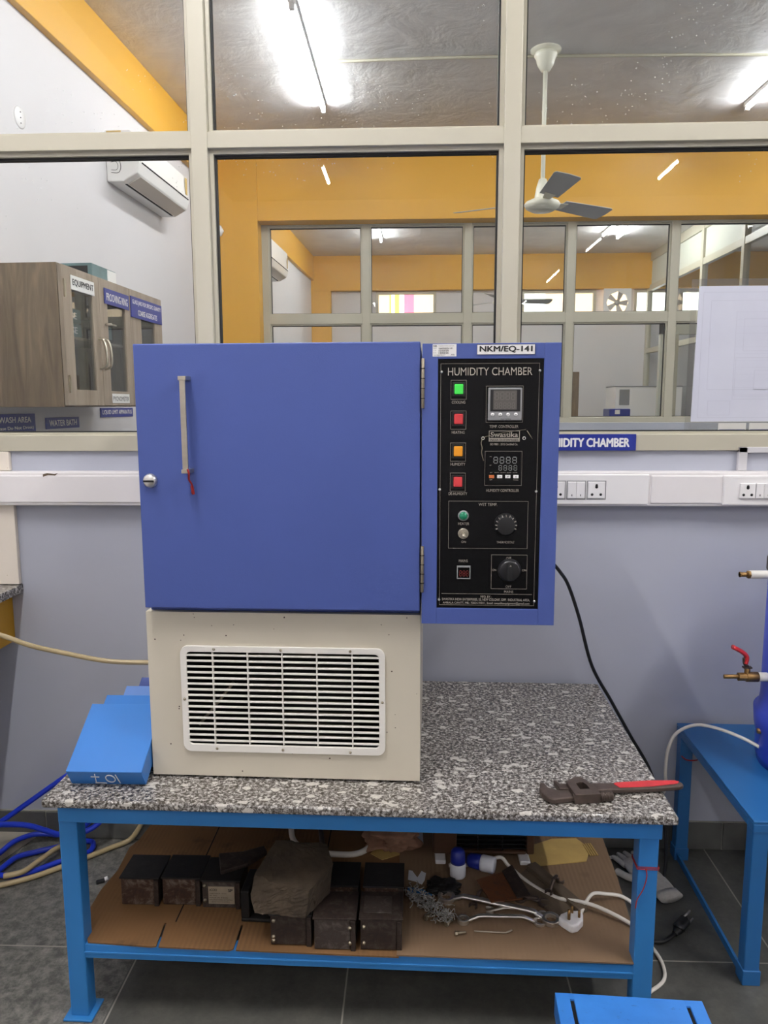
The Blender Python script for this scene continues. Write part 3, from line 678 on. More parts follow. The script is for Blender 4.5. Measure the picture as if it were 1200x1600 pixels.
# ================================================================== granite-topped table
A_T = R(-1.2)
tb = thing('work_table', 'blue steel table with speckled granite top carrying the humidity chamber', 'table', (-0.858, 1.610, 0), A_T)
LX, LY = 1.447, 0.815
MB().box(0, LX, 0, LY, 0.580, 0.600).build('granite_top', M['granite'], tb, 0.005, 3)
b = MB(); b.box(0.022, LX-0.024, 0.03, 0.065, 0.528, 0.580); b.box(0.022, LX-0.024, LY-0.065, LY-0.03, 0.528, 0.580)
b.box(0.022, 0.057, 0.065, LY-0.065, 0.528, 0.580); b.box(LX-0.059, LX-0.024, 0.065, LY-0.065, 0.528, 0.580)
b.build('top_frame', M['table_blue'], tb, 0.003)
S_ = 0.045
for lx in (0.014, LX-0.060-S_/2+0.012):
    for ly in (0.046, LY-0.085):
        lg = MB().box(lx, lx+S_, ly, ly+S_, 0.005, 0.5285).build('leg', M['table_blue'], tb, 0.003)
        MB().box(lx-0.014, lx+S_+0.014, ly-0.014, ly+S_+0.014, 0.0, 0.006).build('foot_plate', M['table_blue'], lg, 0.002)
xa, xb = 0.014+S_, LX-0.060-S_/2+0.012
b = MB(); b.box(xa-0.001, xb+0.001, 0.050, 0.053, 0.162, 0.198); b.box(xa-0.001, xb+0.001, 0.053, 0.085, 0.194, 0.198); b.box(xa-0.001, xb+0.001, 0.0465, 0.050, 0.176, 0.181)
b.box(xa-0.001, xb+0.001, LY-0.085, LY-0.05, 0.162, 0.198)
for lx in (0.03, xb+0.006): b.box(lx, lx+0.03, 0.09, LY-0.084, 0.162, 0.196)
for lx in (0.45, 0.9): b.box(lx, lx+0.03, 0.084, LY-0.084, 0.165, 0.194)
b.build('shelf_frame', M['table_blue'], tb, 0.001)
for lx in (0,): 
    th = MB()
    lgx = LX-0.060-S_/2+0.012
    for z in (0.452, 0.449, 0.446): th.tube([(lgx-0.002, 0.0445, z), (lgx+S_+0.002, 0.0445, z-0.001), (lgx+S_+0.002, 0.046+S_+0.002, z), (lgx-0.002, 0.046+S_+0.002, z)], 0.0009, 6, 1, closed=True)
    th.tube([(lgx+0.017, 0.0435, 0.449), (lgx+0.019, 0.041, 0.43), (lgx+0.012, 0.040, 0.40), (lgx-0.001, 0.038, 0.375), (lgx-0.004, 0.038, 0.353)], 0.0014, 6)
    tag(th.build('red_thread', M['thread']), 'red thread tied around the right table leg with a hanging twist', 'thread').matrix_world = tb.matrix_basis
def TB(x, y, z): return Matrix.Translation((-0.858, 1.610, 0)) @ Matrix.Rotation(A_T, 4, 'Z') @ Vector((x, y, z))

# ================================================================== humidity chamber
A_C = R(-1.4)
hc = thing('humidity_chamber', 'blue and cream humidity chamber with black control panel on the granite table', 'humidity chamber', (-0.634, 1.731, 0.600), A_C)
W_ = 0.6535; DB = 0.60
b = MB(); GX0, GX1, GZ0, GZ1 = 0.088, 0.564, 0.080, 0.328
b.ring(0, W_, 0.006, 0.417, GX0, GX1, GZ0, GZ1, 0, 0.0015)
b.box(0, 0.0015, 0.0015, DB, 0.006, 0.417); b.box(W_-0.0015, W_, 0.0015, DB, 0.006, 0.417)
b.box(0.0015, W_-0.0015, 0.0015, DB, 0.006, 0.0075); b.box(0, W_, DB, DB+0.0015, 0.006, 0.417); b.box(0.0015, W_-0.0015, 0.0015, DB, 0.4155, 0.417)
b.build('base_cabinet', M['cream'], hc)
for x in (0.05, 0.58):
    for y in (0.05, 0.5): MB().cyl((x, y, 0), (x, y, 0.0065), 0.02, 14).build('foot', M['black'], hc)
# grille
def rrect(x0, x1, z0, z1, r, n=6):
    p = []
    for cx, cz, a0 in ((x1-r, z1-r, 0), (x0+r, z1-r, 90), (x0+r, z0+r, 180), (x1-r, z0+r, 270)):
        for k in range(n+1): a = R(a0+90*k/n); p.append((cx+r*math.cos(a), cz+r*math.sin(a)))
    return p
gr = MB().prism_hole(rrect(0.0805, 0.5710, 0.0705, 0.3360, 0.020), rrect(0.0955, 0.5565, 0.0895, 0.3210, 0.010), 0, 0.007, mX).build('vent_grille', M['grille'], hc, 0.0015)
b = MB()
for k in range(16):
    z = 0.0895+(0.2315)*(k+0.6)/16.2
    b.box(0.094, 0.558, -0.0058, 0.001, z-0.0021, z+0.0021)
for f in (0.137, 0.32, 0.50, 0.68, 0.862):
    x = 0.0955+0.461*f; b.box(x-0.0014, x+0.0014, -0.0068, 0.004, 0.087, 0.323)
b.build('slats', M['grille'], gr, 0.0008, 1)
for x, z in ((0.163, 0.3285), (0.324, 0.3285), (0.489, 0.3285), (0.163, 0.0795), (0.324, 0.0795), (0.487, 0.0775), (0.0878, 0.203), (0.5645, 0.2045)): MB().lathe([(0.001, 0.0098), (0.0022, 0.0095), (0.0036, 0.0068), (0.001, 0.0068)], seg=12, m=Matrix.Translation((x, 0, z)) @ mX).build('screw', M['zinc'], gr)
b = MB(); b.box(0.02, 0.63, 0.30, 0.31, 0.02, 0.40); b.box(0.070, 0.072, 0.003, 0.30, 0.02, 0.40); b.box(0.60, 0.602, 0.003, 0.30, 0.02, 0.40); b.box(0.072, 0.60, 0.003, 0.30, 0.02, 0.022); b.box(0.072, 0.60, 0.003, 0.30, 0.398, 0.40); b.build('dark_liner', M['dark'], hc)  # dark liner added so the space behind the slats stays dark
b = MB(); b.box(0.22, 0.50, 0.095, 0.10, 0.06, 0.35); b.build('condenser_core', M['dark'], hc)
b = MB()
for k in range(9):
    z = 0.075+k*0.03; b.tube([(0.22, 0.085, z), (0.50, 0.085, z)], 0.004, 8, 2)
b.build('condenser_coil', M['zinc'], hc)
MB().tube([(0.10, 0.06, 0.11), (0.15, 0.07, 0.17), (0.185, 0.08, 0.215)], 0.004, 8).build('copper_line', M['zinc'], hc)
# upper blue body and door
MB().box(0.008, W_-0.002, 0.012, DB, 0.4175, 1.037).build('body', M['blue'], hc, 0.003)
dr_ = MB().box(0.0105, 0.6520, -0.030, 0.011, 0.4340, 1.0385).build('door', M['blue'], hc, 0.0025)
b = MB(); b.box(0.020, 0.64, 0.011, 0.0125, 0.440, 1.030); b.build('door_gasket', M['black'], dr_)
# handle (flat U bar)
hd = MB().box(0.1240, 0.1240+0.013, -0.0630, -0.0585, 0.752, 0.966).build('handle', M['steel'], dr_, 0.0012)
hd.data.transform(Matrix.Shear('XY', 4, (0, 0)) if False else Matrix.Identity(4))
b = MB()
for z in (0.752, 0.957): b.box(0.1215, 0.1395, -0.0645, -0.029, z, z+0.009)
b.build('handle_end', M['steel'], dr_, 0.001)
b = MB(); mL = Matrix.Translation((0.0373, -0.030, 0.7327)) @ mX
b.lathe([(0.001, 0.010), (0.011, 0.010), (0.0135, 0.008), (0.0160, 0.003), (0.0165, 0), (0.001, 0)], seg=28, m=mL); b.build('lock', M['chrome'], dr_)
MB().box(0.0250, 0.0490, -0.0425, -0.0395, 0.7300, 0.7345).build('key_slot', M['black'], dr_)
b = MB(); b.tube([(0.136, -0.066, 0.762), (0.139, -0.066, 0.752), (0.137, -0.060, 0.738), (0.140, -0.050, 0.725), (0.138, -0.045, 0.706)], 0.0022, 6)
b.tube([(0.138, -0.045, 0.722), (0.139, -0.043, 0.712), (0.140, -0.042, 0.703)], 0.0036, 6); b.build('red_thread', M['thread'], dr_)
for z0, z1 in ((0.8944, 1.0023), (0.4798, 0.5864)):
    hg = MB().cyl((0.6575, -0.0325, z0), (0.6575, -0.0325, z1), 0.0034, 12).box(0.6540, 0.6610, -0.0335, -0.0285, z0, z1).build('hinge', M['zinc'], hc, 0.0005)
    b = MB()
    for k in range(1, 5): zz = z0+(z1-z0)*k/5; b.box(0.6530, 0.6620, -0.0362, -0.030, zz-0.0007, zz+0.0007)
    b.build('knuckle_gap', M['dark'], hg)
# control box
PX0, PX1, PZ0, PZ1 = 0.6565, 0.9560, 0.4055, 1.0340
BX0, BX1, BZ0, BZ1 = 0.6905, 0.9200, 0.4420, 1.0008
cbx = MB().ring(PX0, PX1, PZ0, PZ1, BX0, BX1, BZ0, BZ1, -0.030, -0.022)
cbx.box(PX0, PX1, -0.022, 0.27, PZ0, PZ0+0.002); cbx.box(PX0, PX1, -0.022, 0.27, PZ1-0.002, PZ1); cbx.box(PX0, PX0+0.002, -0.022, 0.27, PZ0+0.002, PZ1-0.002); cbx.box(PX1-0.002, PX1, -0.022, 0.27, PZ0+0.002, PZ1-0.002); cbx.box(PX0, PX1, 0.268, 0.27, PZ0, PZ1)
cb = cbx.build('control_box', M['blue'], hc, 0.0016)
cp = MB().box(BX0-0.004, BX1+0.004, -0.0240, -0.0205, BZ0-0.004, BZ1+0.004).build('control_panel', M['black_gloss'], hc)
Yp = -0.0244   # just in front of the panel face
def pring(mb_, x0, x1, z0, z1, t_=0.0005, y0=Yp-0.0002, y1=Yp+0.0005): mb_.ring(x0, x1, z0, z1, x0+t_, x1-t_, z0+t_, z1-t_, y0, y1)
b = MB(); pring(b, 0.6967, 0.9110, 0.4490, 0.9912)
for z0, z1 in ((0.9135, 0.9553), (0.8479, 0.8886), (0.7772, 0.8183), (0.7101, 0.7515)): pring(b, 0.7190, 0.7532, z0, z1)
pring(b, 0.7963, 0.8770, 0.8631, 0.9424); pring(b, 0.7957, 0.8773, 0.7234, 0.7999); pring(b, 0.7162, 0.8932, 0.5805, 0.6883); pring(b, 0.8135, 0.8939, 0.4878, 0.5666)
b.box(0.702, 0.9057, Yp-0.0002, Yp+0.0005, 0.4752, 0.4758)
b.build('printed_line', M['ink_white'], cp)
lettering([('HUMIDITY CHAMBER', 0.7123, 0.9653, 0.1832, 0.0170), ('COOLING', 0.7213, 0.9042, 0.0295, 0.0062), ('HEATING', 0.7219, 0.8384, 0.0282, 0.0060), ('HUMIDITY', 0.7197, 0.7677, 0.0327, 0.0062), ('DE-HUMIDITY', 0.7160, 0.7018, 0.0414, 0.0062),
  ('TEMP. CONTROLLER', 0.8046, 0.8510, 0.0630, 0.0062), ('HUMIDITY CONTROLLER', 0.7998, 0.7094, 0.0722, 0.0062), ('WET TEMP.', 0.7832, 0.6775, 0.0413, 0.0066), ('HEATER', 0.7381, 0.6340, 0.0244, 0.0060), ('ON', 0.7457, 0.5930, 0.0101, 0.0052), ('THERMOSTAT', 0.8245, 0.5925, 0.0400, 0.0055),
  ('MAINS', 0.7404, 0.5488, 0.0203, 0.0062), ('OFF', 0.8465, 0.5555, 0.0118, 0.0060), ('OFF', 0.8464, 0.4906, 0.0130, 0.0054), ('ON', 0.8160, 0.5290, 0.0090, 0.0050), ('ON', 0.8830, 0.5290, 0.0090, 0.0050), ('MAINS', 0.8437, 0.4785, 0.0202, 0.0056),
  ('MFD. BY.-', 0.7905, 0.4662, 0.0247, 0.0056), ('SWASTIKA INDIA ENTERPRISES, 53, NEW COLONY, OPP.  INDUSTRIAL AREA,', 0.7030, 0.4588, 0.1985, 0.0066, 0.01), ('AMBALA CANTT, MB.: 70824-94011, Email: swastikaequipment@gmail.com', 0.7050, 0.4505, 0.1960, 0.0066, 0.01)], M['ink_white'], cp, Yp-0.0003)
for zc, mt in ((0.9355, 'lamp_green'), (0.8705, 'lamp_red'), (0.7995, 'lamp_amber'), (0.7315, 'lamp_red')):
    MB().ring(0.7222, 0.7500, zc-0.0155, zc+0.0155, 0.7262, 0.7462, zc-0.0115, zc+0.0120, Yp-0.003, Yp+0.0005).build('indicator_bezel', M['black'], cp, 0.0006)
    MB().box(0.7266, 0.7460, Yp-0.0072, Yp+0.0005, zc-0.0110, zc+0.0112).build('indicator_lamp', M[mt], cp, 0.0018)
def digits(mb_, x0, z0, n, dw, dh, gap, t_, y):
    for k in range(n):
        x = x0+k*(dw+gap)
        for (a, b_, c, d) in ((0, 1, 0, 0), (0, 1, 0.5, 0.5), (0, 1, 1, 1)): mb_.box(x+t_, x+dw-t_, y, y+0.0004, z0+dh*c-t_/2, z0+dh*c+t_/2)
        for sx_ in (0, 1):
            for lo in (0, 0.5): mb_.box(x+sx_*(dw-t_)+0.0, x+sx_*(dw-t_)+t_, y, y+0.0004, z0+dh*lo+t_*0.7, z0+dh*(lo+0.5)-t_*0.7)
# temperature controller
MB().box(0.8005, 0.8742, Yp-0.006, Yp+0.0005, 0.8673, 0.9383).build('temperature_controller', M['grey_bezel'], cp, 0.0015)
MB().box(0.8050, 0.8700, Yp-0.0066, Yp-0.0058, 0.8872, 0.9345).build('display_surround', M['black'], cp)
MB().box(0.8117, 0.8625, Yp-0.0072, Yp-0.0060, 0.8909, 0.9327).build('display', M['screen_grey'], cp)
b = MB(); digits(b, 0.8145, 0.9125, 4, 0.0090, 0.0160, 0.0028, 0.0014, Yp-0.0076); digits(b, 0.8150, 0.8935, 5, 0.0066, 0.0125, 0.0026, 0.0011, Yp-0.0076); b.build('display_digits', M['seg_off'], cp)
b = MB()
for k in range(4): b.lathe([(0.001, 0.0075), (0.0036, 0.0075), (0.0040, 0.006), (0.001, 0.006)], c=(0, 0, 0), seg=16, m=Matrix.Translation((0.8105+0.0168*k, Yp, 0.8803)) @ mX)
b.build('controller_button', M['white'], cp)
lettering([('MULTISPAN', 0.8285, 0.8688, 0.0210, 0.0032), ('PV  SET', 0.8240, 0.8858, 0.0080, 0.0015), ('°C', 0.8650, 0.9290, 0.003, 0.003), ('SV', 0.8650, 0.9120, 0.003, 0.002), ('<', 0.8090, 0.8790, 0.003, 0.0025), ('^', 0.8258, 0.8790, 0.003, 0.0025), ('v', 0.8426, 0.8790, 0.003, 0.0025), ('-', 0.8594, 0.8800, 0.003, 0.001)], M['ink'], cp, Yp-0.0079)
# maker's plate
MB().box(0.7865, 0.8880, Yp-0.0008, Yp+0.0004, 0.8098, 0.8478).build('maker_plate', M['black_gloss'], cp)
MB().ring(0.8034, 0.8710, 0.8211, 0.8450, 0.8046, 0.8698, 0.8290, 0.8440, Yp-0.0014, Yp-0.0006).build('maker_logo_frame', M['ink_white'], cp)
lettering([('Swastika', 0.8070, 0.8310, 0.0600, 0.0110, 0.02), ('ISO 9001 : 2015 Certified Co.', 0.8066, 0.8128, 0.0604, 0.0050, 0.01)], M['ink_white'], cp, Yp-0.0016)
lettering([('INDIA ENTERPRISES', 0.8060, 0.8222, 0.0620, 0.0050, 0.01)], M['ink'], cp, Yp-0.0018)
b = MB(); b.tube([(0.7893, -0.027, 0.8275), (0.7868, -0.027, 0.818), (0.789, -0.027, 0.807), (0.7880, -0.027, 0.796), (0.7925, -0.027, 0.7787)], 0.0009, 6); b.tube([(0.8865, -0.027, 0.8450), (0.8985, -0.027, 0.8270)], 0.0006, 6)
b.tube([(0.790, -0.0275, 0.8300), (0.808, -0.0275, 0.835), (0.845, -0.0275, 0.8425), (0.884, -0.0275, 0.8475)], 0.0004, 5)
b.build('seal_wire', M['zinc'], cp)
b = MB()
for x in (0.7905, 0.8806): b.tube([(x+0.003*math.cos(a*PI/4), -0.0262, 0.8285+0.003*math.sin(a*PI/4)) for a in range(8)], 0.0008, 6, 2, closed=True)
for x, z in ((0.6984, 0.9733), (0.9117, 0.9748), (0.6960, 0.7142), (0.9099, 0.7106), (0.6963, 0.4615), (0.9118, 0.4598)): b.lathe([(0.001, 0.0030), (0.0022, 0.0026), (0.0030, 0.0004), (0.001, 0.0)], seg=14, m=Matrix.Translation((x, Yp, z)) @ mX)
b.build('panel_screw', M['chrome'], cp)
# humidity controller
MB().box(0.7985, 0.8748, Yp-0.0040, Yp+0.0004, 0.7260, 0.7975).build('humidity_controller', M['black_gloss'], cp, 0.0010)
b = MB(); digits(b, 0.8142, 0.7735, 4, 0.0098, 0.0135, 0.0040, 0.0015, Yp-0.0046); digits(b, 0.8257, 0.7578, 4, 0.0076, 0.0108, 0.0034, 0.0012, Yp-0.0046); b.build('display_digits', M['seg_off2'], cp)
b = MB()
for k in range(1, 4): b.box(0.8049+0.0178*k, 0.8049+0.0178*k+0.0115, Yp-0.0058, Yp-0.0038, 0.7402, 0.7476)
b.build('controller_button', M['white'], cp, 0.0008)
MB().box(0.8049, 0.8164, Yp-0.0058, Yp-0.0038, 0.7402, 0.7476).build('controller_button', M['btn_orange'], cp, 0.0008)
lettering([('SV', 0.8065, 0.7355, 0.006, 0.003), ('Process', 0.8590, 0.7355, 0.010, 0.0026), ('PV', 0.8060, 0.7870, 0.0040, 0.0018), ('SV', 0.8060, 0.7680, 0.0040, 0.0018), ('AT   OUT1  OUT2  ALM1  ALM2', 0.8070, 0.7520, 0.0600, 0.0016)], M['ink_white'], cp, Yp-0.0046)
lettering([('>', 0.8265, 0.7420, 0.004, 0.0036), ('v', 0.8443, 0.7420, 0.004, 0.0036), ('^', 0.8620, 0.7420, 0.004, 0.0036)], M['ink'], cp, Yp-0.0062)
# wet temp row
b = MB(); b.lathe([(0.001, 0.003), (0.0095, 0.003), (0.0120, 0.001), (0.0122, 0), (0.001, 0)], seg=24, m=Matrix.Translation((0.7494, Yp, 0.6552)) @ mX); b.build('lamp_ring', M['grey_bezel'], cp)
b = MB(); b.lathe([(0.001, 0.0085), (0.0050, 0.0080), (0.0088, 0.0050), (0.0092, 0.0028), (0.001, 0.0028)], seg=24, m=Matrix.Translation((0.7494, Yp, 0.6552)) @ mX); b.build('heater_lamp', M['lamp_jade'], cp)
b = MB(); b.lathe([(0.0112, 0.0004), (0.0120, 0.0004), (0.0120, 0.0), (0.0112, 0.0)], seg=28, m=Matrix.Translation((0.7498, Yp, 0.6144)) @ mX); b.lathe([(0.001, 0.003), (0.0058, 0.003), (0.0062, 0), (0.001, 0)], seg=6, m=Matrix.Translation((0.7498, Yp, 0.6144)) @ mX, smooth=False)
b.cyl((0.7498, Yp-0.002, 0.6144), (0.7505, Yp-0.018, 0.6100), 0.0028, 12, 0.0040); b.build('toggle_switch', M['steel'], cp)
th_ = MB(); th_.lathe([(0.001, 0.016), (0.0200, 0.016), (0.0215, 0.014), (0.0255, 0.004), (0.0262, 0), (0.001, 0)], seg=36, m=Matrix.Translation((0.8437, Yp, 0.6354)) @ mX)
th = th_.build('thermostat_dial', M['black'], cp, 0.0004)
b = MB()
for k in range(11):
    a = R(-20+22*k); r1, r2 = 0.0195, 0.0238
    b.box(-0.0006, 0.0006, -0.0170, -0.0100, r1, r2, Matrix.Translation((0.8437, Yp, 0.6354)) @ Matrix.Rotation(PI/2-a, 4, 'Y'))
b.build('dial_mark', M['ink_white'], cp)
MB().ring(0.7362, 0.7669, 0.5101, 0.5409, 0.7382, 0.7649, 0.5121, 0.5370, Yp-0.003, Yp+0.0004).build('meter_bezel', M['grey_bezel'], cp, 0.0006)
b = MB(); digits(b, 0.7418, 0.5165, 3, 0.0056, 0.0125, 0.0020, 0.0011, Yp-0.0008); b.build('display_digits', M['seg_red'], cp)
b = MB(); mK = Matrix.Translation((0.8543, Yp, 0.5317)) @ mX
b.lathe([(0.001, 0.014), (0.0215, 0.014), (0.0245, 0.010), (0.0268, 0), (0.001, 0)], seg=36, m=mK); b.box(0.8478, 0.8600, Yp-0.026, Yp-0.012, 0.5125, 0.5510); b.build('mains_knob', M['black'], cp, 0.0012)
b = MB(); b.prism([(-0.0022, 0), (0.0022, 0), (0, 0.004)], 0, 0.0004, Matrix.Translation((0.8543, Yp-0.0265, 0.5450)) @ mX); b.build('knob_arrow', M['ink_white'], cp)
# stickers on the box
s1 = MB().box(0.7744, 0.8997, -0.0312, -0.0299, 1.0092, 1.0312).build('equipment_label', M['paper'], cb)
lettering([('NKM/EQ-141', 0.7800, 1.0132, 0.1140, 0.0145, 0.035)], M['ink'], s1, -0.0316)
b = MB(); b.ring(0.7744, 0.8997, 1.0092, 1.0312, 0.7752, 0.8989, 1.0100, 1.0304, -0.0315, -0.0311); b.build('label_edge', M['ink'], s1)
s2 = MB().box(0.6785, 0.7302, -0.0308, -0.0299, 1.0061, 1.0322).build('calibration_label', M['paper'], cb)
lettering([('NK', 0.6805, 1.0265, 0.008, 0.0040, 0.02), ('CALIBRATION STATUS', 0.6910, 1.0275, 0.034, 0.0020), ('EQ. NO.', 0.6805, 1.0225, 0.007, 0.0020), ('NKM/EQ-141', 0.6920, 1.0212, 0.030, 0.0038, 0.01), ('C. D.', 0.6805, 1.0180, 0.006, 0.0020), ('15/03/24', 0.6920, 1.0165, 0.021, 0.0036, 0.01), ('D. D.', 0.6805, 1.0130, 0.006, 0.0020), ('14/03/25', 0.6920, 1.0118, 0.021, 0.0036, 0.01), ('CALIBRATED BY', 0.6805, 1.0080, 0.026, 0.0020), ('Ak', 0.7180, 1.0080, 0.009, 0.0036)], M['ink'], s2, -0.0311)
# power cable, local coordinates of the chamber
def to_hc(p): 
    return (Matrix.Translation((-0.634, 1.731, 0.6)) @ Matrix.Rotation(A_C, 4, 'Z')).inverted() @ Vector(p)
pc = MB().tube([to_hc(p) for p in ((0.33, 2.05, 1.12), (0.395, 2.27, 1.055), (0.428, 2.30, 1.023), (0.458, 2.32, 0.989), (0.49, 2.34, 0.94), (0.531, 2.36, 0.831), (0.584, 2.39, 0.662), (0.656, 2.41, 0.535), (0.727, 2.42, 0.41), (0.80, 2.42, 0.28), (0.84, 2.38, 0.12), (0.80, 2.25, 0.02), (0.70, 2.10, 0.006), (0.66, 1.99, 0.006), (0.70, 1.965, 0.007), (0.748, 1.995, 0.010))], 0.0055, 8).build('power_cable', M['black'], hc)
d = Vector((0.058, 0.062, 0)).normalized(); n_ = Vector((d.y, -d.x, 0)); P0 = Vector((0.748, 1.995, 0.0))
b = MB()
def pp(a, c, z): return to_hc(P0+d*a+n_*c+Vector((0, 0, z)))
b.tube([pp(0, 0, 0.010), pp(0.02, 0, 0.012), pp(0.03, 0, 0.017), pp(0.065, 0, 0.017)], 0.013, 12, rfun=lambda t_: 0.6+0.75*min(1, t_*1.8))
pl = b.build('plug', M['black'], pc)
b = MB()
for c_, z_, r_ in ((0.010, 0.008, 0.0026), (-0.010, 0.008, 0.0026), (0, 0.028, 0.0034)): b.cyl(pp(0.06, c_, z_+0.004), pp(0.098, c_, z_+0.004), r_, 10)
b.build('pin', M['chrome'], pc)

# ================================================================== translucent hose into the chamber
tag(MB().tube([(-1.35, 1.85, 1.02), (-1.20, 1.87, 0.95), (-1.09, 1.90, 0.903), (-1.02, 1.92, 0.868), (-0.945, 1.95, 0.838), (-0.84, 1.98, 0.806), (-0.735, 2.0, 0.796), (-0.64, 2.0, 0.80)], 0.0068, 10).build('drain_hose', M['hose_beige']), 'thin amber hose sagging from the left edge to the chamber base', 'hose')

# ================================================================== four leaning blue covers
tilt = R(31.5)
tray_names = ['blue steel cover chalked 107 upside down, leaning in front of the others', 'second blue steel cover, directly behind the one chalked 107', 'pale blue steel cover, third in the leaning row', 'rearmost blue steel cover, its corner topping the row by the chamber']
def tray(x0, wd, y0, label, mat, num=False, z0=0.635, th_=0.0345):
    t = thing('steel_cover', label, 'cover', (x0, y0, z0), 0, 'leaning blue covers')
    t.rotation_euler = (tilt, 0, 0)
    L_ = 0.193
    b = MB(); b.box(0, wd, 0, L_, -0.003, 0); b.box(0, wd, 0, 0.003, -th_, -0.003); b.box(0, wd, L_-0.003, L_, -th_, -0.003); b.box(0, 0.003, 0.003, L_-0.003, -th_, -0.003); b.box(wd-0.003, wd, 0.003, L_-0.003, -th_, -0.003)
    b.box(0.003, wd-0.003, 0.003, L_-0.003, -th_, -th_+0.002)
    sh = b.build('shell', mat, t, 0.002)
    if num:
        # brush-written 107, upside down: reads t O l from this side
        b = MB(); y = -0.0012
        def st(pts): b.tube([(px, y, pz) for px, pz in pts], 0.0012, 6, 4)
        st([(0.068, -0.008), (0.0655, -0.026), (0.063, -0.043)]); st([(0.056, -0.019), (0.076, -0.020)]); st([(0.061, -0.044), (0.088, -0.046)])
        b.tube([(0.1015+0.0110*math.cos(a*PI/5), y, -0.0265+0.0145*math.sin(a*PI/5)) for a in range(10)], 0.0014, 6, 3, closed=True)
        st([(0.117, -0.010), (0.119, -0.027), (0.121, -0.045)])
        b.build('chalk_number', M['white'], t)
    return t
tray(-0.819, 0.182, 1.660, tray_names[0], M['tray_blue'], True, 0.6455, 0.0525)
tray(-0.816, 0.174, 1.747, tray_names[1], M['tray_blue'])
tray(-0.788, 0.148, 1.814, tray_names[2], M['tray_blue_pale'])
tray(-0.770, 0.130, 1.881, tray_names[3], M['blue'])

# ================================================================== pipe wrench on the table
wr = thing('pipe_wrench', 'dark pipe wrench with red handle at the right front corner of the granite', 'wrench', (0.302, 1.632, 0.600), R(7))
KX, KY = 0.00031, 0.00050
def wp(pts): return [((x-35)*KX, (240-y)*KY) for x, y in pts]
MB().prism(wp([(35, 165), (70, 100), (100, 105), (110, 150), (150, 165), (165, 180), (280, 185), (280, 250), (95, 262), (58, 240), (36, 200)]), 0.002, 0.015).build('hook_jaw', M['cast'], wr, 0.003)
b = MB(); b.prism(wp([(176, 95), (202, 98), (212, 130), (262, 128), (262, 182), (182, 172)]), 0.003, 0.017); b.build('heel_jaw', M['cast'], wr, 0.002)
b = MB(); b.prism_hole(wp([(255, 265), (252, 140), (345, 95), (390, 100), (440, 180), (450, 265)]), wp([(320, 215), (318, 160), (350, 150), (375, 150), (390, 180), (392, 215)]), 0.001, 0.024); b.build('housing', M['cast'], wr, 0.0012)
b = MB()
for k in range(8): x = (455-35)*KX+k*0.0035; b.cyl((x, -0.004, 0.013), (x+0.0024, -0.004, 0.013), 0.0115, 14)
b.cyl(((250-35)*KX, -0.004, 0.013), ((550-35)*KX, -0.004, 0.013), 0.0085, 12)
b.build('knurled_nut', M['cast'], wr)
b = MB(); b.prism(wp([(440, 130), (640, 135), (900, 130), (1110, 140), (1145, 160), (1145, 185), (1100, 200), (900, 205), (640, 200), (440, 200)]), 0.004, 0.015); hb = b.build('handle', M['cast'], wr, 0.003)
b = MB(); b.prism(wp([(618, 150), (640, 141), (900, 136), (1100, 146), (1128, 160), (1100, 176), (900, 190), (640, 188)]), 0.0145, 0.0165); b.build('red_grip', M['red'], hb, 0.0008)

# ================================================================== second blue table and its device
t2 = thing('side_table', 'low blue sheet-topped steel table at the right edge', 'table', (0.862, 1.815, 0), R(-1.2))
MB().box(0, 1.1, 0, 0.60, 0.452, 0.460).build('top_sheet', M['side_blue'], t2, 0.002)
b = MB(); b.box(0, 1.1, 0, 0.035, 0.428, 0.452); b.box(0, 1.1, 0.565, 0.60, 0.428, 0.452); b.box(0, 0.035, 0.035, 0.565, 0.428, 0.452); b.box(1.065, 1.1, 0.035, 0.565, 0.428, 0.452); b.build('top_frame', M['side_blue'], t2, 0.003)
for x in (0.002, 1.055):
    for y in (0.004, 0.555):
        lg = MB().box(x, x+0.040, y, y+0.040, 0.0, 0.4285).build('leg', M['side_blue'], t2, 0.003)
        MB().box(x-0.003, x+0.043, y-0.003, y+0.043, 0.0, 0.042).build('foot_sleeve', M['side_blue'], lg, 0.002)
for x in (0.006, 1.078): MB().box(x, x+0.008, 0.044, 0.555, 0.004, 0.026).build('stretcher', M['side_blue'], t2, 0.001)
b = MB(); b.box(0.19, 0.45, 0.245, 0.247, 0.4596, 0.4606); b.box(0.075, 0.4, 0.012, 0.0135, 0.4596, 0.4606); b.build('seam_mark', M['dark'], t2)
b = MB(); b.tube([(0.885, 2.345, 0.365), (0.925, 2.345, 0.367), (0.925, 2.40, 0.366), (0.885, 2.40, 0.366)], 0.0022, 6, 4, closed=True)
tag(b.build('red_thread', M['thread']), 'dark red thread wound on the rear leg of the side table', 'thread')
dv = thing('water_vessel', 'royal blue cylindrical vessel with two brass taps at the right edge', 'vessel', (1.182, 2.12, 0.460))
MB().lathe([(0.001, 0), (0.165, 0), (0.172, 0.03), (0.172, 0.085), (0.178, 0.11), (0.182, 0.16), (0.170, 0.163), (0.166, 0.20), (0.166, 0.57), (0.001, 0.57)], seg=48).build('body', M['blue_body'], dv, 0)
MB().lathe([(0.001, 0.57), (0.172, 0.57), (0.172, 0.605), (0.001, 0.605)], seg=48).build('lid', M['cast'], dv, 0.002)
def tapz(z, x1):
    return (x1-1.195)
b = MB(); b.cyl((-0.262, 0, 0.567), (-0.235, 0, 0.567), 0.0065, 14).cyl((-0.240, 0, 0.567), (-0.232, 0, 0.567), 0.0115, 6).cyl((-0.262, 0, 0.567), (-0.259, 0, 0.567), 0.008, 14); ob = b.build('nozzle', M['brass'], dv)
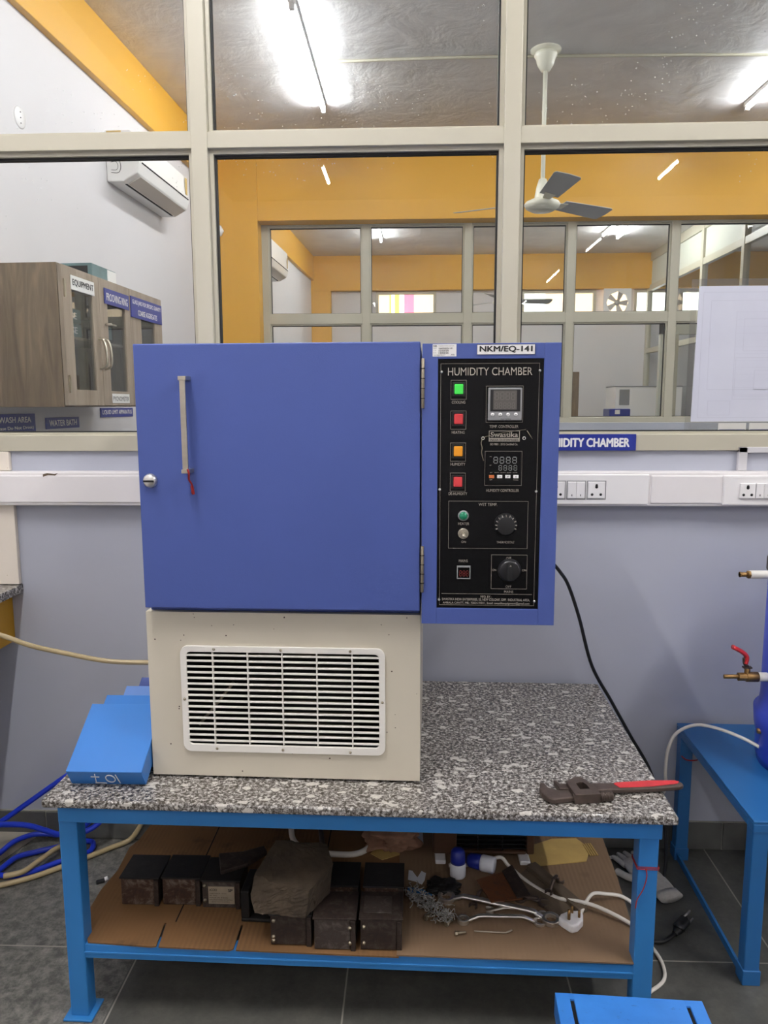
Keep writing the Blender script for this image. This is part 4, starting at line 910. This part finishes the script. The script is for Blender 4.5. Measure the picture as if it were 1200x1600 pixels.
MB().cyl((-0.233, 0, 0.567), (-0.150, 0, 0.567), 0.0118, 16).build('upper_pipe', M['ptfe'], dv)
z = 0.268
b = MB(); b.cyl((-0.288, 0, z), (-0.245, 0, z), 0.0062, 14); b.cyl((-0.248, 0, z), (-0.205, 0, z), 0.0125, 8); b.cyl((-0.226, 0, z), (-0.192, 0, z), 0.0145, 12); b.cyl((-0.223, 0, z), (-0.223, 0, z+0.026), 0.008, 12); b.build('ball_valve', M['brass'], dv, 0.0006)
b = MB(); b.box(-0.236, -0.212, -0.007, 0.007, z+0.026, z+0.030, None); b.tube([(-0.221, 0, z+0.028), (-0.232, 0, z+0.040), (-0.234, 0, z+0.056)], 0.005, 8); b.build('lever_neck', M['cast'], dv)
b = MB(); b.tube([(-0.230, 0, z+0.040), (-0.228, 0, z+0.060), (-0.242, 0, z+0.074), (-0.268, 0, z+0.088)], 0.0115, 10, flat=0.55); b.build('lever_grip', M['red'], dv)
MB().cyl((-0.193, 0, z), (-0.155, 0, z), 0.0128, 16).build('lower_pipe', M['ptfe'], dv)
MB().cyl((-0.183, -0.0, 0.105), (-0.165, 0, 0.105), 0.008, 10).build('cable_gland', M['brass'], dv)
tag(MB().tube([(1.012, 2.13, 0.512), (0.98, 2.18, 0.518), (0.93, 2.24, 0.520), (0.875, 2.27, 0.515), (0.825, 2.285, 0.478), (0.806, 2.29, 0.42), (0.805, 2.30, 0.35), (0.812, 2.31, 0.29), (0.812, 2.35, 0.22), (0.812, 2.37, 0.12), (0.80, 2.37, 0.03), (0.74, 2.37, 0.006), (0.55, 2.37, 0.006)], 0.0052, 10).build('white_cable', M['cable_white']), 'white cable arching from the blue vessel over the side table corner', 'cable')

# ================================================================== stool in the foreground
st = thing('step_stool', 'bright blue scratched metal stool top at the bottom edge', 'stool', (0.293, 1.408, 0), R(-2.6))
sw_, sd_, sh_ = 0.292, 0.30, 0.312
b = MB()
b.box(0, sw_, -sd_, 0, sh_-0.012, sh_-0.004)
b.box(0, 0.028, -sd_, 0, sh_-0.004, sh_); b.box(0.036, sw_-0.036, -sd_, 0, sh_-0.004, sh_); b.box(sw_-0.028, sw_, -sd_, 0, sh_-0.004, sh_); b.box(0.027, 0.037, -0.016, 0, sh_-0.004, sh_); b.box(sw_-0.037, sw_-0.027, -0.016, 0, sh_-0.004, sh_)
b.build('seat_top', M['stool_blue'], st, 0.001)
for x in (0.0285, sw_-0.0355): MB().box(x, x+0.007, -sd_+0.01, -0.017, sh_-0.0042, sh_-0.0032).build('slot', M['dark'], st)
b = MB(); b.box(0, 0.003, -sd_, 0, sh_-0.05, sh_-0.012); b.box(sw_-0.003, sw_, -sd_, 0, sh_-0.05, sh_-0.012); b.box(0.003, sw_-0.003, -0.003, 0, sh_-0.05, sh_-0.012); b.box(0.003, sw_-0.003, -sd_, -sd_+0.003, sh_-0.05, sh_-0.012); b.build('apron', M['stool_blue'], st)
for x in (0.004, sw_-0.029):
    for y in (-sd_+0.004, -0.029): MB().box(x, x+0.025, y, y+0.025, 0, sh_-0.0122).build('leg', M['stool_blue'], st, 0.002)

# ================================================================== cardboard on the shelf
ZS = 0.2000
def sheet(name, poly, z, th_, mat, label, cat='cardboard', extra=None):
    b = MB(); b.prism(poly, z, z+th_)
    o = b.build(name, mat); tag(o, label, cat)
    return o
c1 = sheet('cardboard_sheet', [(-0.812, 1.700), (-0.792, 1.662), (-0.632, 1.651), (-0.620, 1.653), (-0.626, 1.735), (-0.621, 1.735), (-0.613, 1.651), (-0.44, 1.645), (-0.430, 1.650), (-0.430, 1.735), (-0.425, 1.735), (-0.423, 1.646), (-0.20, 1.640), (-0.03, 1.636), (-0.02, 2.33), (-0.80, 2.34), (-0.812, 2.24), (-0.824, 2.1), (-0.838, 2.06), (-0.830, 1.95), (-0.842, 1.86), (-0.838, 1.735)], ZS-0.001, 0.004, M['card_tan'], 'tan flattened carton with slit flaps covering the left shelf half')
c2 = sheet('cardboard_sheet', [(-0.035, 1.637), (0.533, 1.628), (0.5445, 1.70), (0.556, 1.80), (0.568, 1.95), (0.575, 2.14), (0.572, 2.33), (-0.035, 2.33)], ZS+0.0032, 0.004, M['card_brown'], 'brown flat cardboard covering the right shelf half')
ZL = ZS+0.0032; ZR = ZS+0.0074
# creases
tag(MB().box(-0.60, -0.597, 1.74, 2.33, ZL-0.0002, ZL+0.0004).box(-0.25, -0.247, 1.76, 2.33, ZL-0.0002, ZL+0.0004).build('crease', M['dark'], c1), None)

# ================================================================== iron cube moulds
def mould(x, y, z, label, w_=0.102, d_=0.10, h_=0.079, front='mould_face', lid='mould_top', bolts=((0.85, 0.25), (0.85, 0.75)), plate=False, rz=0, top=True, group='iron cube moulds on the shelf'):
    t = thing('cube_mould', label, 'mould', (x, y, z), rz, group)
    MB().box(0.002, w_-0.002, 0.003, d_, 0, h_-0.004).build('body', M['mould'], t, 0.0015)
    fp = MB().box(0.002, w_-0.014, 0.0, 0.0032, 0.003, h_-0.005).build('front_plate', M[front], t, 0.001)
    MB().box(w_-0.013, w_-0.001, -0.003, 0.010, 0.0, h_-0.006).build('corner_angle', M['mould'], t, 0.001)
    if top: MB().box(-0.002, w_+0.001, -0.001, d_+0.002, h_-0.0045, h_).build('lid', M[lid], t, 0.0008)
    b = MB()
    for fx, fz in bolts: b.cyl((w_*fx, -0.0045, h_*fz), (w_*fx, 0.001, h_*fz), 0.0045, 10).cyl((w_*fx, -0.006, h_*fz), (w_*fx, -0.0045, h_*fz), 0.0030, 10)
    if bolts: b.build('bolt', M['zinc'], t)
    if plate:
        p = MB().box(0.018, 0.086, -0.0015, 0.0005, 0.014, 0.062).build('rating_plate', M['plate_alu'], t)
        lettering([('ACCRO', 0.021, 0.050, 0.020, 0.007, 0.02), ('SP', 0.070, 0.048, 0.012, 0.009, 0.03), ('CUBE MOULD', 0.021, 0.042, 0.028, 0.003), ('150 mm', 0.053, 0.042, 0.012, 0.003), ('SR. NO.', 0.021, 0.036, 0.020, 0.003), ('MADE IN INDIA', 0.021, 0.030, 0.048, 0.003), ('MANUFACTURERS OF TESTING', 0.021, 0.024, 0.060, 0.003), ('LABORATORY EQUIPMENT', 0.024, 0.018, 0.050, 0.003)], M['ink'], p, -0.0019)
    return t
mould(-0.762, 1.800, ZL, 'iron cube mould with rusty face, leftmost on the shelf', bolts=())
mould(-0.653, 1.803, ZL, 'iron cube mould with pale worn face, second from the left', bolts=())
mould(-0.546, 1.795, ZL, 'iron cube mould carrying the stamped aluminium rating plate', bolts=((0.09, 0.3), (0.09, 0.82)), plate=True, front='mould_grey')
mould(-0.343, 1.664, ZL, 'dark iron mould under the brown rock, front row left', front='mould', bolts=((0.10, 0.82), (0.09, 0.30), (0.09, 0.18)), h_=0.082)
mould(-0.235, 1.652, ZL, 'grey worn iron mould in the middle of the front row', front='mould_grey', lid='mould', bolts=((0.86, 0.25), (0.86, 0.72)), h_=0.084)
mould(-0.124, 1.654, ZL, 'dark iron mould at the right end of the front row, its box open on top', front='mould', lid='mould', bolts=((0.10, 0.25), (0.10, 0.75)), h_=0.084)
mould(-0.238, 1.774, ZL, 'black-topped mould behind the middle front mould, beside the rock', h_=0.086, bolts=())
mould(-0.122, 1.774, ZL, 'black-topped mould behind the right front mould', h_=0.086, bolts=())
t = thing('mould_plate', 'small grey square plate lying in the right front mould', 'plate', (-0.116, 1.672, ZL+0.0845))
MB().box(0, 0.068, 0, 0.062, 0, 0.003).build('plate', M['mould_grey'], t, 0.001)
# rock
def rock(name, loc, dims, label, seed=0, mat='rock', cat='rock', lumpy=0.12, rz=0, cuts=True):
    bm = bmesh.new(); bmesh.ops.create_icosphere(bm, subdivisions=5, radius=1)
    for v in bm.verts:
        p = v.co.copy(); m_ = max(abs(p.x), abs(p.y), abs(p.z)); q = p/m_            # towards a block
        q = q*0.80+p*0.28
        nn = noise.noise(p*1.7+Vector((seed, 0, 0)))*lumpy+noise.noise(p*5+Vector((0, seed, 0)))*lumpy*0.35+noise.noise(p*14)*lumpy*0.12
        q = q*(1+nn)
        v.co = (q.x*dims[0]/2, q.y*dims[1]/2, q.z*dims[2]/2)
    for f in bm.faces: f.smooth = True
    me = bpy.data.meshes.new(name); bm.to_mesh(me); bm.free(); me.materials.append(M[mat])
    o = bpy.data.objects.new(name, me); col.objects.link(o); o.location = loc; o.rotation_euler = (0, 0, rz); tag(o, label, cat)
    o.select_set(False)
    return o
# the faceted block, built from its corners and roughened
bm = bmesh.new()
cor = [(-0.385, 1.72, 0.289), (-0.375, 1.655, 0.297), (-0.253, 1.648, 0.289), (-0.205, 1.745, 0.289), (-0.225, 1.815, 0.292), (-0.355, 1.82, 0.292),
       (-0.388, 1.71, 0.356), (-0.31, 1.662, 0.362), (-0.245, 1.655, 0.354), (-0.196, 1.735, 0.372), (-0.222, 1.82, 0.376), (-0.355, 1.825, 0.378), (-0.30, 1.655, 0.325), (-0.39, 1.67, 0.330)]
for c in cor: bm.verts.new(c)
bmesh.ops.convex_hull(bm, input=bm.verts)
bmesh.ops.triangulate(bm, faces=bm.faces); bmesh.ops.subdivide_edges(bm, edges=bm.edges, cuts=12, use_grid_fill=True)
for v in bm.verts:
    n1 = noise.noise(v.co*25); n2 = noise.noise(v.co*70)
    k = 0.013 if v.co.y < 1.70 else 0.004
    n3 = noise.noise(v.co*150)*0.0025 if v.co.y < 1.72 else 0
    v.co += Vector((n1*0.003, n1*k+n2*0.004+n3, (n2*0.002 if v.co.z > 0.30 else 0)))
bmesh.ops.recalc_face_normals(bm, faces=bm.faces)
me = bpy.data.meshes.new('rock'); bm.to_mesh(me); bm.free(); me.materials.append(M['rock'])
o = bpy.data.objects.new('rock', me); col.objects.link(o); tag(o, 'large brown broken stone block resting on the iron moulds', 'rock')
# loose dark steel pieces beside it
o = thing('blade_plate', 'dark axe-shaped steel plate lying across the plated mould', 'steel plate', (-0.50, 1.815, ZL+0.080), R(14))
MB().prism([(0, 0.0), (0.07, 0.02), (0.125, 0.065), (0.118, 0.095), (0.06, 0.080), (-0.005, 0.085)], 0, 0.012).build('plate', M['mould'], o, 0.003)
o = thing('angle_plate', 'dark L-shaped steel piece standing between the plated mould and the rock', 'steel plate', (-0.432, 1.745, ZL), R(-2))
b = MB(); b.box(0, 0.085, 0, 0.095, 0, 0.010); b.box(0, 0.022, 0, 0.095, 0.010, 0.085); b.build('angle', M['mould_top'], o, 0.003)

# ================================================================== heater, bottles, cord at the back of the shelf
h = thing('room_heater', 'brown plastic room heater with black grille standing at the back of the shelf', 'heater', (0.062, 2.030, ZR), R(0.5))
b = MB(); b.ring(0, 0.290, 0.012, 0.160, 0.068, 0.268, 0.022, 0.150, 0, 0.09); b.build('case', M['heater_brown'], h, 0.008, 3)
MB().box(0.06, 0.275, 0.03, 0.08, 0.02, 0.152).build('grille_back', M['dark'], h)
b = MB()
for k in range(9): b.box(0.068, 0.268, 0.004, 0.010, 0.028+0.013*k, 0.031+0.013*k)
for x in (0.128, 0.198): b.box(x, x+0.003, 0.002, 0.010, 0.024, 0.150)
b.build('grille', M['black'], h)
b = MB()
for k in (0, 3): b.cyl((0.078, 0.014, 0.026+0.02*k), (0.258, 0.014, 0.026+0.02*k), 0.0035, 10)
b.build('heating_rod', M['steel'], h)
for x in (0.005, 0.245): MB().box(x, x+0.03, -0.032, 0.06, 0, 0.0125).build('foot', M['white'], h, 0.003)
def bottle(loc, label, rot, group='blue-capped bottles'):
    t = thing('glue_bottle', label, 'bottle', loc, 0, group); t.rotation_euler = rot
    MB().lathe([(0.001, 0), (0.019, 0.0), (0.022, 0.004), (0.0225, 0.035), (0.019, 0.042), (0.001, 0.043)], seg=24).build('bottle_body', M['bottle_white'], t)
    MB().lathe([(0.001, 0.040), (0.0205, 0.040), (0.021, 0.050), (0.019, 0.072), (0.012, 0.080), (0.001, 0.082)], seg=24).build('cap', M['cap_blue'], t)
    return t
bottle((0.128, 1.945, ZR+0.0), 'blue-capped white plastic bottle standing upright', (R(-4), 0, 0))
bottle((0.232, 1.962, ZR+0.0232), 'blue-capped white plastic bottle lying on its side', (R(90), 0, R(250)))
tag(MB().tube([(0.105, 1.985, ZR+0.006), (0.155, 1.988, ZR+0.006), (0.204, 1.993, ZR+0.010), (0.250, 1.992, ZR+0.030), (0.275, 1.975, ZR+0.012), (0.325, 1.905, ZR+0.0065), (0.383, 1.850, ZR+0.008), (0.44, 1.817, ZR+0.02), (0.480, 1.803, ZR+0.016), (0.530, 1.770, ZR+0.010), (0.575, 1.745, 0.20), (0.610, 1.83, 0.12), (0.64, 1.93, 0.03), (0.668, 1.94, 0.008), (0.677, 1.88, 0.006), (0.66, 1.82, 0.006), (0.60, 1.77, 0.006)], 0.0050, 10).build('heater_cord', M['cable_white']), 'thick white cord running diagonally over the right shelf half', 'cord')
pg = thing('three_pin_plug', 'white three-pin plug with its cord looping off the shelf edge', 'plug', (0.405, 1.757, ZR), R(40))
b = MB(); b.prism([(-0.032, -0.012), (-0.030, -0.022), (-0.014, -0.027), (0.012, -0.022), (0.030, -0.008), (0.034, 0.0), (0.030, 0.008), (0.012, 0.022), (-0.014, 0.027), (-0.030, 0.022), (-0.032, 0.012)], 0, 0.022); b.build('body', M['white'], pg, 0.005, 3)
b = MB(); b.cyl((-0.016, 0.0, 0.02), (-0.016, 0.0, 0.048), 0.0040, 12); b.cyl((0.010, 0.011, 0.02), (0.010, 0.011, 0.040), 0.0032, 12); b.cyl((0.010, -0.011, 0.02), (0.010, -0.011, 0.040), 0.0032, 12); b.build('pin', M['brass'], pg)
def to_pg(p): return (Matrix.Translation((0.405, 1.757, ZR)) @ Matrix.Rotation(R(40), 4, 'Z')).inverted() @ Vector(p)
MB().tube([to_pg(p) for p in ((0.428, 1.777, ZR+0.011), (0.442, 1.806, ZR+0.012), (0.470, 1.835, ZR+0.030), (0.510, 1.852, ZR+0.020), (0.555, 1.860, ZR+0.008), (0.590, 1.845, 0.195), (0.600, 1.82, 0.16), (0.602, 1.80, 0.12), (0.598, 1.78, 0.07), (0.60, 1.77, 0.008))], 0.0046, 10).build('cord', M['cable_white'], pg)

# ================================================================== spanners
def spanner(x0, y0, x1, y1, label, e0='ring', e1='ring', w_=0.011, t_=0.006, rb=0.016, z=ZR, lift=0.0, cat='spanner', mat='chrome', group='chrome spanners on the cardboard'):
    L_ = math.hypot(x1-x0, y1-y0); a = math.atan2(y1-y0, x1-x0)
    t = thing('spanner', label, cat, (x0, y0, z), a, group)
    b = MB(); z0 = 0.001+lift
    off = 0.018 if e0 == 'ring' else 0.012
    b.tube([(rb*0.8, 0, 0.006), (rb*0.8+0.018, 0, 0.007+off*0.4+lift), (rb*0.8+0.034, 0, 0.010+off*0.5+lift), (L_/2, 0, 0.010+lift+off*0.5), (L_-rb*0.8-0.034, 0, 0.010+off*0.5+lift), (L_-rb*0.8-0.018, 0, 0.007+off*0.4+lift), (L_-rb*0.8, 0, 0.006)], w_/2, 8, flat=0.6)
    b.build('shank', M[mat], t)
    for k, e in enumerate((e0, e1)):
        cx = 0 if k == 0 else L_
        b = MB()
        if e == 'ring':
            n = 24; o_ = [(cx+rb*math.cos(2*PI*i/n), rb*math.sin(2*PI*i/n)) for i in range(n)]
            i_ = [(cx+rb*(0.66 if i % 2 else 0.60)*math.cos(2*PI*i/n), rb*(0.66 if i % 2 else 0.60)*math.sin(2*PI*i/n)) for i in range(n)]
            b.prism_hole(o_, i_, 0.0, 0.012); b.build('ring_end', M[mat], t, 0.001)
        else:
            s = -1 if k == 0 else 1
            pts = []
            for i in range(17):
                an = R(42)+(2*PI-R(84))*i/16; pts.append((cx+s*rb*1.05*math.cos(an), rb*1.05*math.sin(an)))
            pts += [(cx-s*rb*0.35, -rb*0.48), (cx-s*rb*0.55, 0), (cx-s*rb*0.35, rb*0.48)]
            b.prism(pts, 0.001, 0.009); b.build('open_end', M[mat], t, 0.001)
    return t
spanner(0.092, 1.846, 0.352, 1.766, 'long double-ring spanner, the largest of the spanners on the cardboard', rb=0.023, w_=0.017)
spanner(0.131, 1.757, 0.322, 1.757, 'short spanner with a ring end, in front of the longest one', 'ring', 'open', rb=0.015, w_=0.013)
spanner(0.20, 1.798, 0.335, 1.785, 'small open spanner half under the rusted sheet', 'open', 'open', rb=0.012, w_=0.009, lift=0.0)
spanner(0.285, 1.848, 0.345, 1.832, 'stubby dark open spanner right of the rusted sheet', 'open', 'open', rb=0.015, w_=0.012, mat='cast')
spanner(0.362, 1.856, 0.402, 1.905, 'small open spanner standing out against the wooden piece', 'open', 'open', rb=0.010, w_=0.009, lift=0.016, z=ZR+0.014, mat='cast')
spanner(0.160, 1.815, 0.20, 1.895, 'dark small spanner leaning left of the rusted sheet', 'open', 'open', rb=0.011, w_=0.009, mat='cast')
tag(MB().tube([(0.155, 1.7215, ZR+0.0025), (0.225, 1.7185, ZR+0.0025), (0.236, 1.720, ZR+0.0025), (0.250, 1.7285, ZR+0.0025)], 0.0020, 6, 4).build('hex_key', M['steel']), 'thin bent hex key in front of the spanners', 'hex key')
t = thing('bolt', 'short hexagon bolt left of the hex key', 'bolt', (0.107, 1.707, ZR+0.006), R(10))
MB().cyl((0, 0, 0), (0.006, 0, 0), 0.006, 6, smooth=False).build('head', M['zinc'], t); MB().cyl((0.006, 0, 0), (0.028, 0, 0), 0.0034, 12).build('shank', M['zinc'], t)
for k, (x, y) in enumerate(((0.086, 1.738), (0.093, 1.755), (0.034, 1.758))):
    t = thing('bolt', ['loose bolt end at the tip of the steel wool', 'loose bolt behind the tip of the steel wool', 'round bolt head peeping out under the steel wool'][k], 'bolt', (x, y, ZR+0.007), R(50), None)
    MB().cyl((0, 0, 0), (0.006, 0, 0), 0.007, 6, smooth=False).build('head', M['zinc'], t); MB().cyl((0.006, 0, 0), (0.022, 0, 0), 0.004, 12).build('shank', M['zinc'], t)
# steel swarf bundle
b = MB(); random.seed(3)
A0, A1 = Vector((-0.006, 1.850, ZR+0.02)), Vector((0.092, 1.748, ZR+0.016))
for k in range(150):
    f = random.random(); p = A0.lerp(A1, f); r_ = 0.020*(1-0.35*abs(f-0.4)); pts = []
    q = p+Vector((random.gauss(0, 1), random.gauss(0, 1), random.gauss(0, 0.7)))*r_*0.5
    for j in range(5):
        q = q+Vector((random.uniform(-1, 1), random.uniform(-1, 1), random.uniform(-0.8, 0.8)))*0.010
        q.z = max(q.z, ZR+0.002); pts.append(q.copy())
    b.tube(pts, 0.0011, 4, 3)
tag(b.build('steel_wool', M['swarf']), 'tangled grey roll of steel turnings beside the right front mould', 'steel wool', kind='stuff')
# black rag beside the ring spanner
rock('oily_rag', (0.085, 1.885, ZR+0.009), (0.07, 0.05, 0.016), 'small black oily rag behind the ring spanner', 4, 'mould_top', 'rag', 0.5)
# rusted sheet, wood, papers, cloth, hoses
t = thing('rusted_sheet', 'rusted square metal sheet with folded dark edge lying on the spanners', 'metal sheet', (0.205, 1.802, ZR+0.022), R(6))
MB().prism([(0, 0.0), (0.085, 0.008), (0.074, 0.130), (-0.020, 0.095)], 0, 0.003).build('sheet', M['rust_plate'], t)
MB().prism([(0.070, 0.008), (0.108, 0.014), (0.090, 0.150), (0.056, 0.124)], 0.003, 0.007).build('folded_edge', M['mould'], t, 0.001)
t = thing('wood_strip', 'weathered timber strip with worn slab under the white cord', 'wood', (0.332, 1.985, ZR), R(-61))
MB().box(0, 0.215, -0.012, 0.020, 0, 0.018).build('strip', M['wood'], t, 0.003); MB().prism([(0.03, -0.075), (0.20, -0.07), (0.215, -0.012), (0.0, -0.012)], 0, 0.007).build('slab', M['wood'], t, 0.002)
t = thing('paper_envelope', 'yellowed paper envelope with torn end right of the heater', 'envelope', (0.345, 1.995, ZR+0.0005), R(20))
b = MB(); b.prism([(0.0, 0.0), (0.155, -0.025), (0.20, 0.025), (0.19, 0.085), (0.12, 0.105), (0.02, 0.09)], 0, 0.002); b.build('envelope', M['yellow_paper'], t)
b = MB()
for k in range(4): b.box(0.176+0.007*k, 0.180+0.007*k, 0.03, 0.09, 0.002, 0.004, Matrix.Rotation(R(-12), 4, 'Z'))
b.build('torn_strip', M['yellow_paper'], t)
tag(MB().prism([(-0.010, 1.925), (0.010, 1.918), (0.028, 1.905), (0.036, 1.925), (0.040, 1.955), (0.028, 1.965), (0.016, 1.935), (0.002, 1.965), (-0.008, 1.968)], ZR, ZR+0.001).build('paper_scrap', M['bottle_white']), 'pale forked scrap of paper stuck on the brown cardboard', 'paper')
tag(MB().prism([(0.01, 2.10), (0.035, 2.10), (0.034, 2.16), (0.012, 2.16)], ZR, ZR+0.001).build('paper_scrap', M['bottle_white']), 'small pale scrap of paper left of the heater', 'paper')
tag(MB().prism([(-0.012, 1.866), (0.055, 1.858), (0.058, 1.880), (0.02, 1.884), (-0.010, 1.893)], ZR, ZR+0.0012).build('blue_scrap', M['table_blue']), 'flat blue painted scrap beside the black-topped moulds', 'scrap')
o = rock('crumpled_cloth', (-0.055, 2.12, ZL+0.026), (0.13, 0.11, 0.050), 'crumpled pinkish cloth behind the moulds', 11, 'cloth', 'cloth', 0.55)
tag(MB().prism([(-0.12, 2.05), (-0.085, 2.02), (-0.03, 2.05), (-0.03, 2.10), (-0.1, 2.09)], ZL, ZL+0.002).build('torn_paper', M['yellow_paper']), 'torn beige paper sticking out under the cloth', 'paper')
tag(MB().tube([(-0.385, 2.32, 0.28), (-0.375, 2.20, 0.24), (-0.355, 2.10, 0.214), (-0.30, 2.05, 0.2095), (-0.22, 2.035, 0.2095), (-0.15, 2.045, 0.2095), (-0.10, 2.11, 0.215), (-0.085, 2.16, 0.235), (-0.08, 2.30, 0.28)], 0.0085, 12).build('white_hose', M['cable_white']), 'white hose bowed in a U behind the rock', 'hose')
tag(MB().tube([(-0.31, 2.32, 0.209), (-0.255, 2.02, 0.209), (-0.262, 1.94, 0.209)], 0.0075, 10).build('dark_pipe', M['cast']), 'short dark pipe lying under the white hose', 'pipe')

# ================================================================== floor things, right side
g = thing('knit_glove', 'grey knitted work glove on the floor behind the right table leg', 'glove', (0.776, 2.185, 0.0), R(110)); g.scale = (0.86, 0.86, 0.8)
b = MB()
b.tube([(-0.02, 0, 0.020), (0.03, 0, 0.020), (0.09, 0.0, 0.019), (0.15, 0.0, 0.020), (0.19, 0.0, 0.018)], 0.048, 16, flat=0.36, rfun=lambda f: 0.88+0.25*math.sin(PI*min(1, f*1.1)))
for k in range(4): b.tube([(0.17, -0.036+0.024*k, 0.016), (0.215, -0.042+0.028*k, 0.017), (0.255-abs(k-1.5)*0.010, -0.046+0.030*k, 0.013)], 0.0125, 10, flat=0.8, rfun=lambda f: 1-0.35*f**3)
b.build('palm_and_fingers', M['glove'], g)
MB().tube([(0.07, 0.035, 0.016), (0.11, 0.070, 0.016), (0.155, 0.085, 0.013)], 0.015, 10, flat=0.8).build('thumb', M['glove'], g)
MB().tube([(-0.05, 0, 0.020), (-0.015, 0, 0.021)], 0.047, 16, flat=0.38).build('cuff', M['glove'], g)
# ================================================================== floor things, left side
tag(MB().tube([(-1.06, 2.41, 0.33), (-1.158, 2.38, 0.269), (-1.228, 2.36, 0.223), (-1.299, 2.34, 0.175), (-1.38, 2.32, 0.121), (-1.47, 2.28, 0.075), (-1.52, 2.20, 0.08), (-1.45, 2.17, 0.14),
  (-1.351, 2.20, 0.176), (-1.307, 2.25, 0.156), (-1.26, 2.28, 0.135), (-1.218, 2.30, 0.108), (-1.175, 2.32, 0.081), (-1.119, 2.34, 0.075), (-1.071, 2.36, 0.092), (-1.044, 2.38, 0.127), (-1.05, 2.41, 0.17), (-1.09, 2.42, 0.12), (-1.14, 2.42, 0.05),
  (-1.218, 2.404, 0.030), (-1.264, 2.407, 0.030), (-1.312, 2.389, 0.036), (-1.35, 2.342, 0.038), (-1.365, 2.279, 0.036), (-1.39, 2.20, 0.036), (-1.37, 2.14, 0.033), (-1.335, 2.20, 0.020), (-1.315, 2.288, 0.016), (-1.269, 2.326, 0.012), (-1.208, 2.358, 0.012), (-1.155, 2.391, 0.012), (-1.10, 2.39, 0.012),
  (-1.09, 2.33, 0.012), (-1.163, 2.275, 0.012), (-1.20, 2.242, 0.012), (-1.241, 2.206, 0.012), (-1.284, 2.195, 0.012), (-1.327, 2.20, 0.012), (-1.40, 2.22, 0.012), (-1.50, 2.24, 0.035)], 0.0090, 12, 6).build('blue_hose', M['hose_blue']), 'blue garden hose looping on the floor at the left', 'hose')
tag(MB().tube([(-1.45, 2.10, 0.0095), (-1.31, 2.145, 0.0095), (-1.264, 2.165, 0.0095), (-1.21, 2.197, 0.0095), (-1.151, 2.245, 0.0095), (-1.08, 2.31, 0.0095), (-1.03, 2.36, 0.0095), (-0.97, 2.405, 0.02), (-0.92, 2.41, 0.10), (-0.88, 2.41, 0.2)], 0.0085, 12).build('beige_hose', M['hose_beige']), 'beige hose lying nearest across the left floor', 'hose', 'beige hoses at the left')
tag(MB().tube([(-1.29, 2.165, 0.030), (-1.24, 2.19, 0.0315), (-1.215, 2.25, 0.033), (-1.195, 2.31, 0.033), (-1.17, 2.365, 0.034), (-1.14, 2.41, 0.10)], 0.0085, 12).build('beige_hose', M['hose_beige']), 'beige hose crossing over the blue hose loops', 'hose', 'beige hoses at the left')
t = thing('cable_clip', 'tiny black and white clip on the floor by the left table leg', 'clip', (-0.985, 2.19, 0.0), R(30))
MB().box(-0.018, 0.008, -0.008, 0.008, 0, 0.008).build('body', M['black'], t, 0.002); MB().cyl((0.008, 0, 0.008), (0.018, 0, 0.010), 0.006, 10).build('end', M['white'], t)
for k, (x, y) in enumerate(((-0.585, 1.60), (-0.515, 1.596))):
    tag(MB().lathe([(0.001, 0.0), (0.022, 0.0), (0.024, 0.004), (0.016, 0.010), (0.001, 0.012)], c=(x, y, 0), seg=9).build('pebble', M['stone_light']), ['pale lump on the floor at the bottom edge, left of two', 'pale lump on the floor at the bottom edge, right of two'][k], 'stone', 'pale lumps on the floor')

# ================================================================== third room furniture
f = thing('filing_cabinet', 'pale tall cabinet with a picture on its side, seen through the far window', 'cabinet', (2.62, 10.0, 0))
MB().box(0, 0.85, 0, 0.5, 0, 1.73).build('body', M['white'], f, 0.006); MB().box(0, 0.85, -0.005, 0.5, 1.73, 1.745).build('top', M['grey_bezel'], f)
MB().box(0.05, 0.18, -0.004, 0, 1.50, 1.70).build('picture', M['grey_bezel'], f)
f = thing('storage_box', 'dark blue box in front of the pale far cabinet', 'box', (2.42, 9.5, 0))
MB().box(0, 0.26, 0, 0.3, 0, 1.455).build('body', M['sign_blue'], f, 0.01); MB().box(0.07, 0.13, -0.004, 0, 1.39, 1.44).build('label', M['paper'], f)
f = thing('sign_board', 'small blue upright sign on the cubicle door frame', 'sign', (2.87, 8.97, 1.39)); MB().box(0, 0.07, -0.008, 0, 0, 0.13).build('board', M['sign_blue'], f)
lettering([('1234', 0.0, 0.0, 0.09, 0.03)], M['white'], f, -0.009).data.transform(Matrix.Translation((0.05, 0, 0.02)) @ Matrix.Rotation(R(-90), 4, 'Y'))
f = thing('exhaust_fan', 'square white exhaust fan in the far wall beside the high windows', 'exhaust fan', (3.0, YE-0.13, 2.99))
MB().prism_hole([(0.20*c_, 0.20*s_) for c_, s_ in ((1, 0), (1, 1), (0, 1), (-1, 1), (-1, 0), (-1, -1), (0, -1), (1, -1))], [(0.16*math.cos(k*PI/4), 0.16*math.sin(k*PI/4)) for k in range(8)], 0, 0.03, mX).build('frame', M['white'], f)
b = MB()
for k in range(5): b.prism([(0.03, -0.02), (0.15, -0.045), (0.15, 0.045), (0.03, 0.02)], 0.01, 0.014, mX @ Matrix.Rotation(k*2*PI/5, 4, 'Z') @ Matrix.Rotation(R(20), 4, 'X'))
b.lathe([(0.001, 0.03), (0.04, 0.03), (0.04, 0), (0.001, 0)], seg=16, m=mX); b.build('blades', M['ac_grey'], f)
MB().box(-0.17, 0.17, 0.02, 0.03, -0.17, 0.17).build('backing', M['day_beige'], f)
f = thing('carton', 'small brown carton half hidden behind the chamber in the third room', 'carton', (1.88, 9.4, 0)); MB().box(0, 0.14, 0, 0.2, 0, 1.9).build('box', M['cab_wood'], f)
bpy.context.view_layer.update()
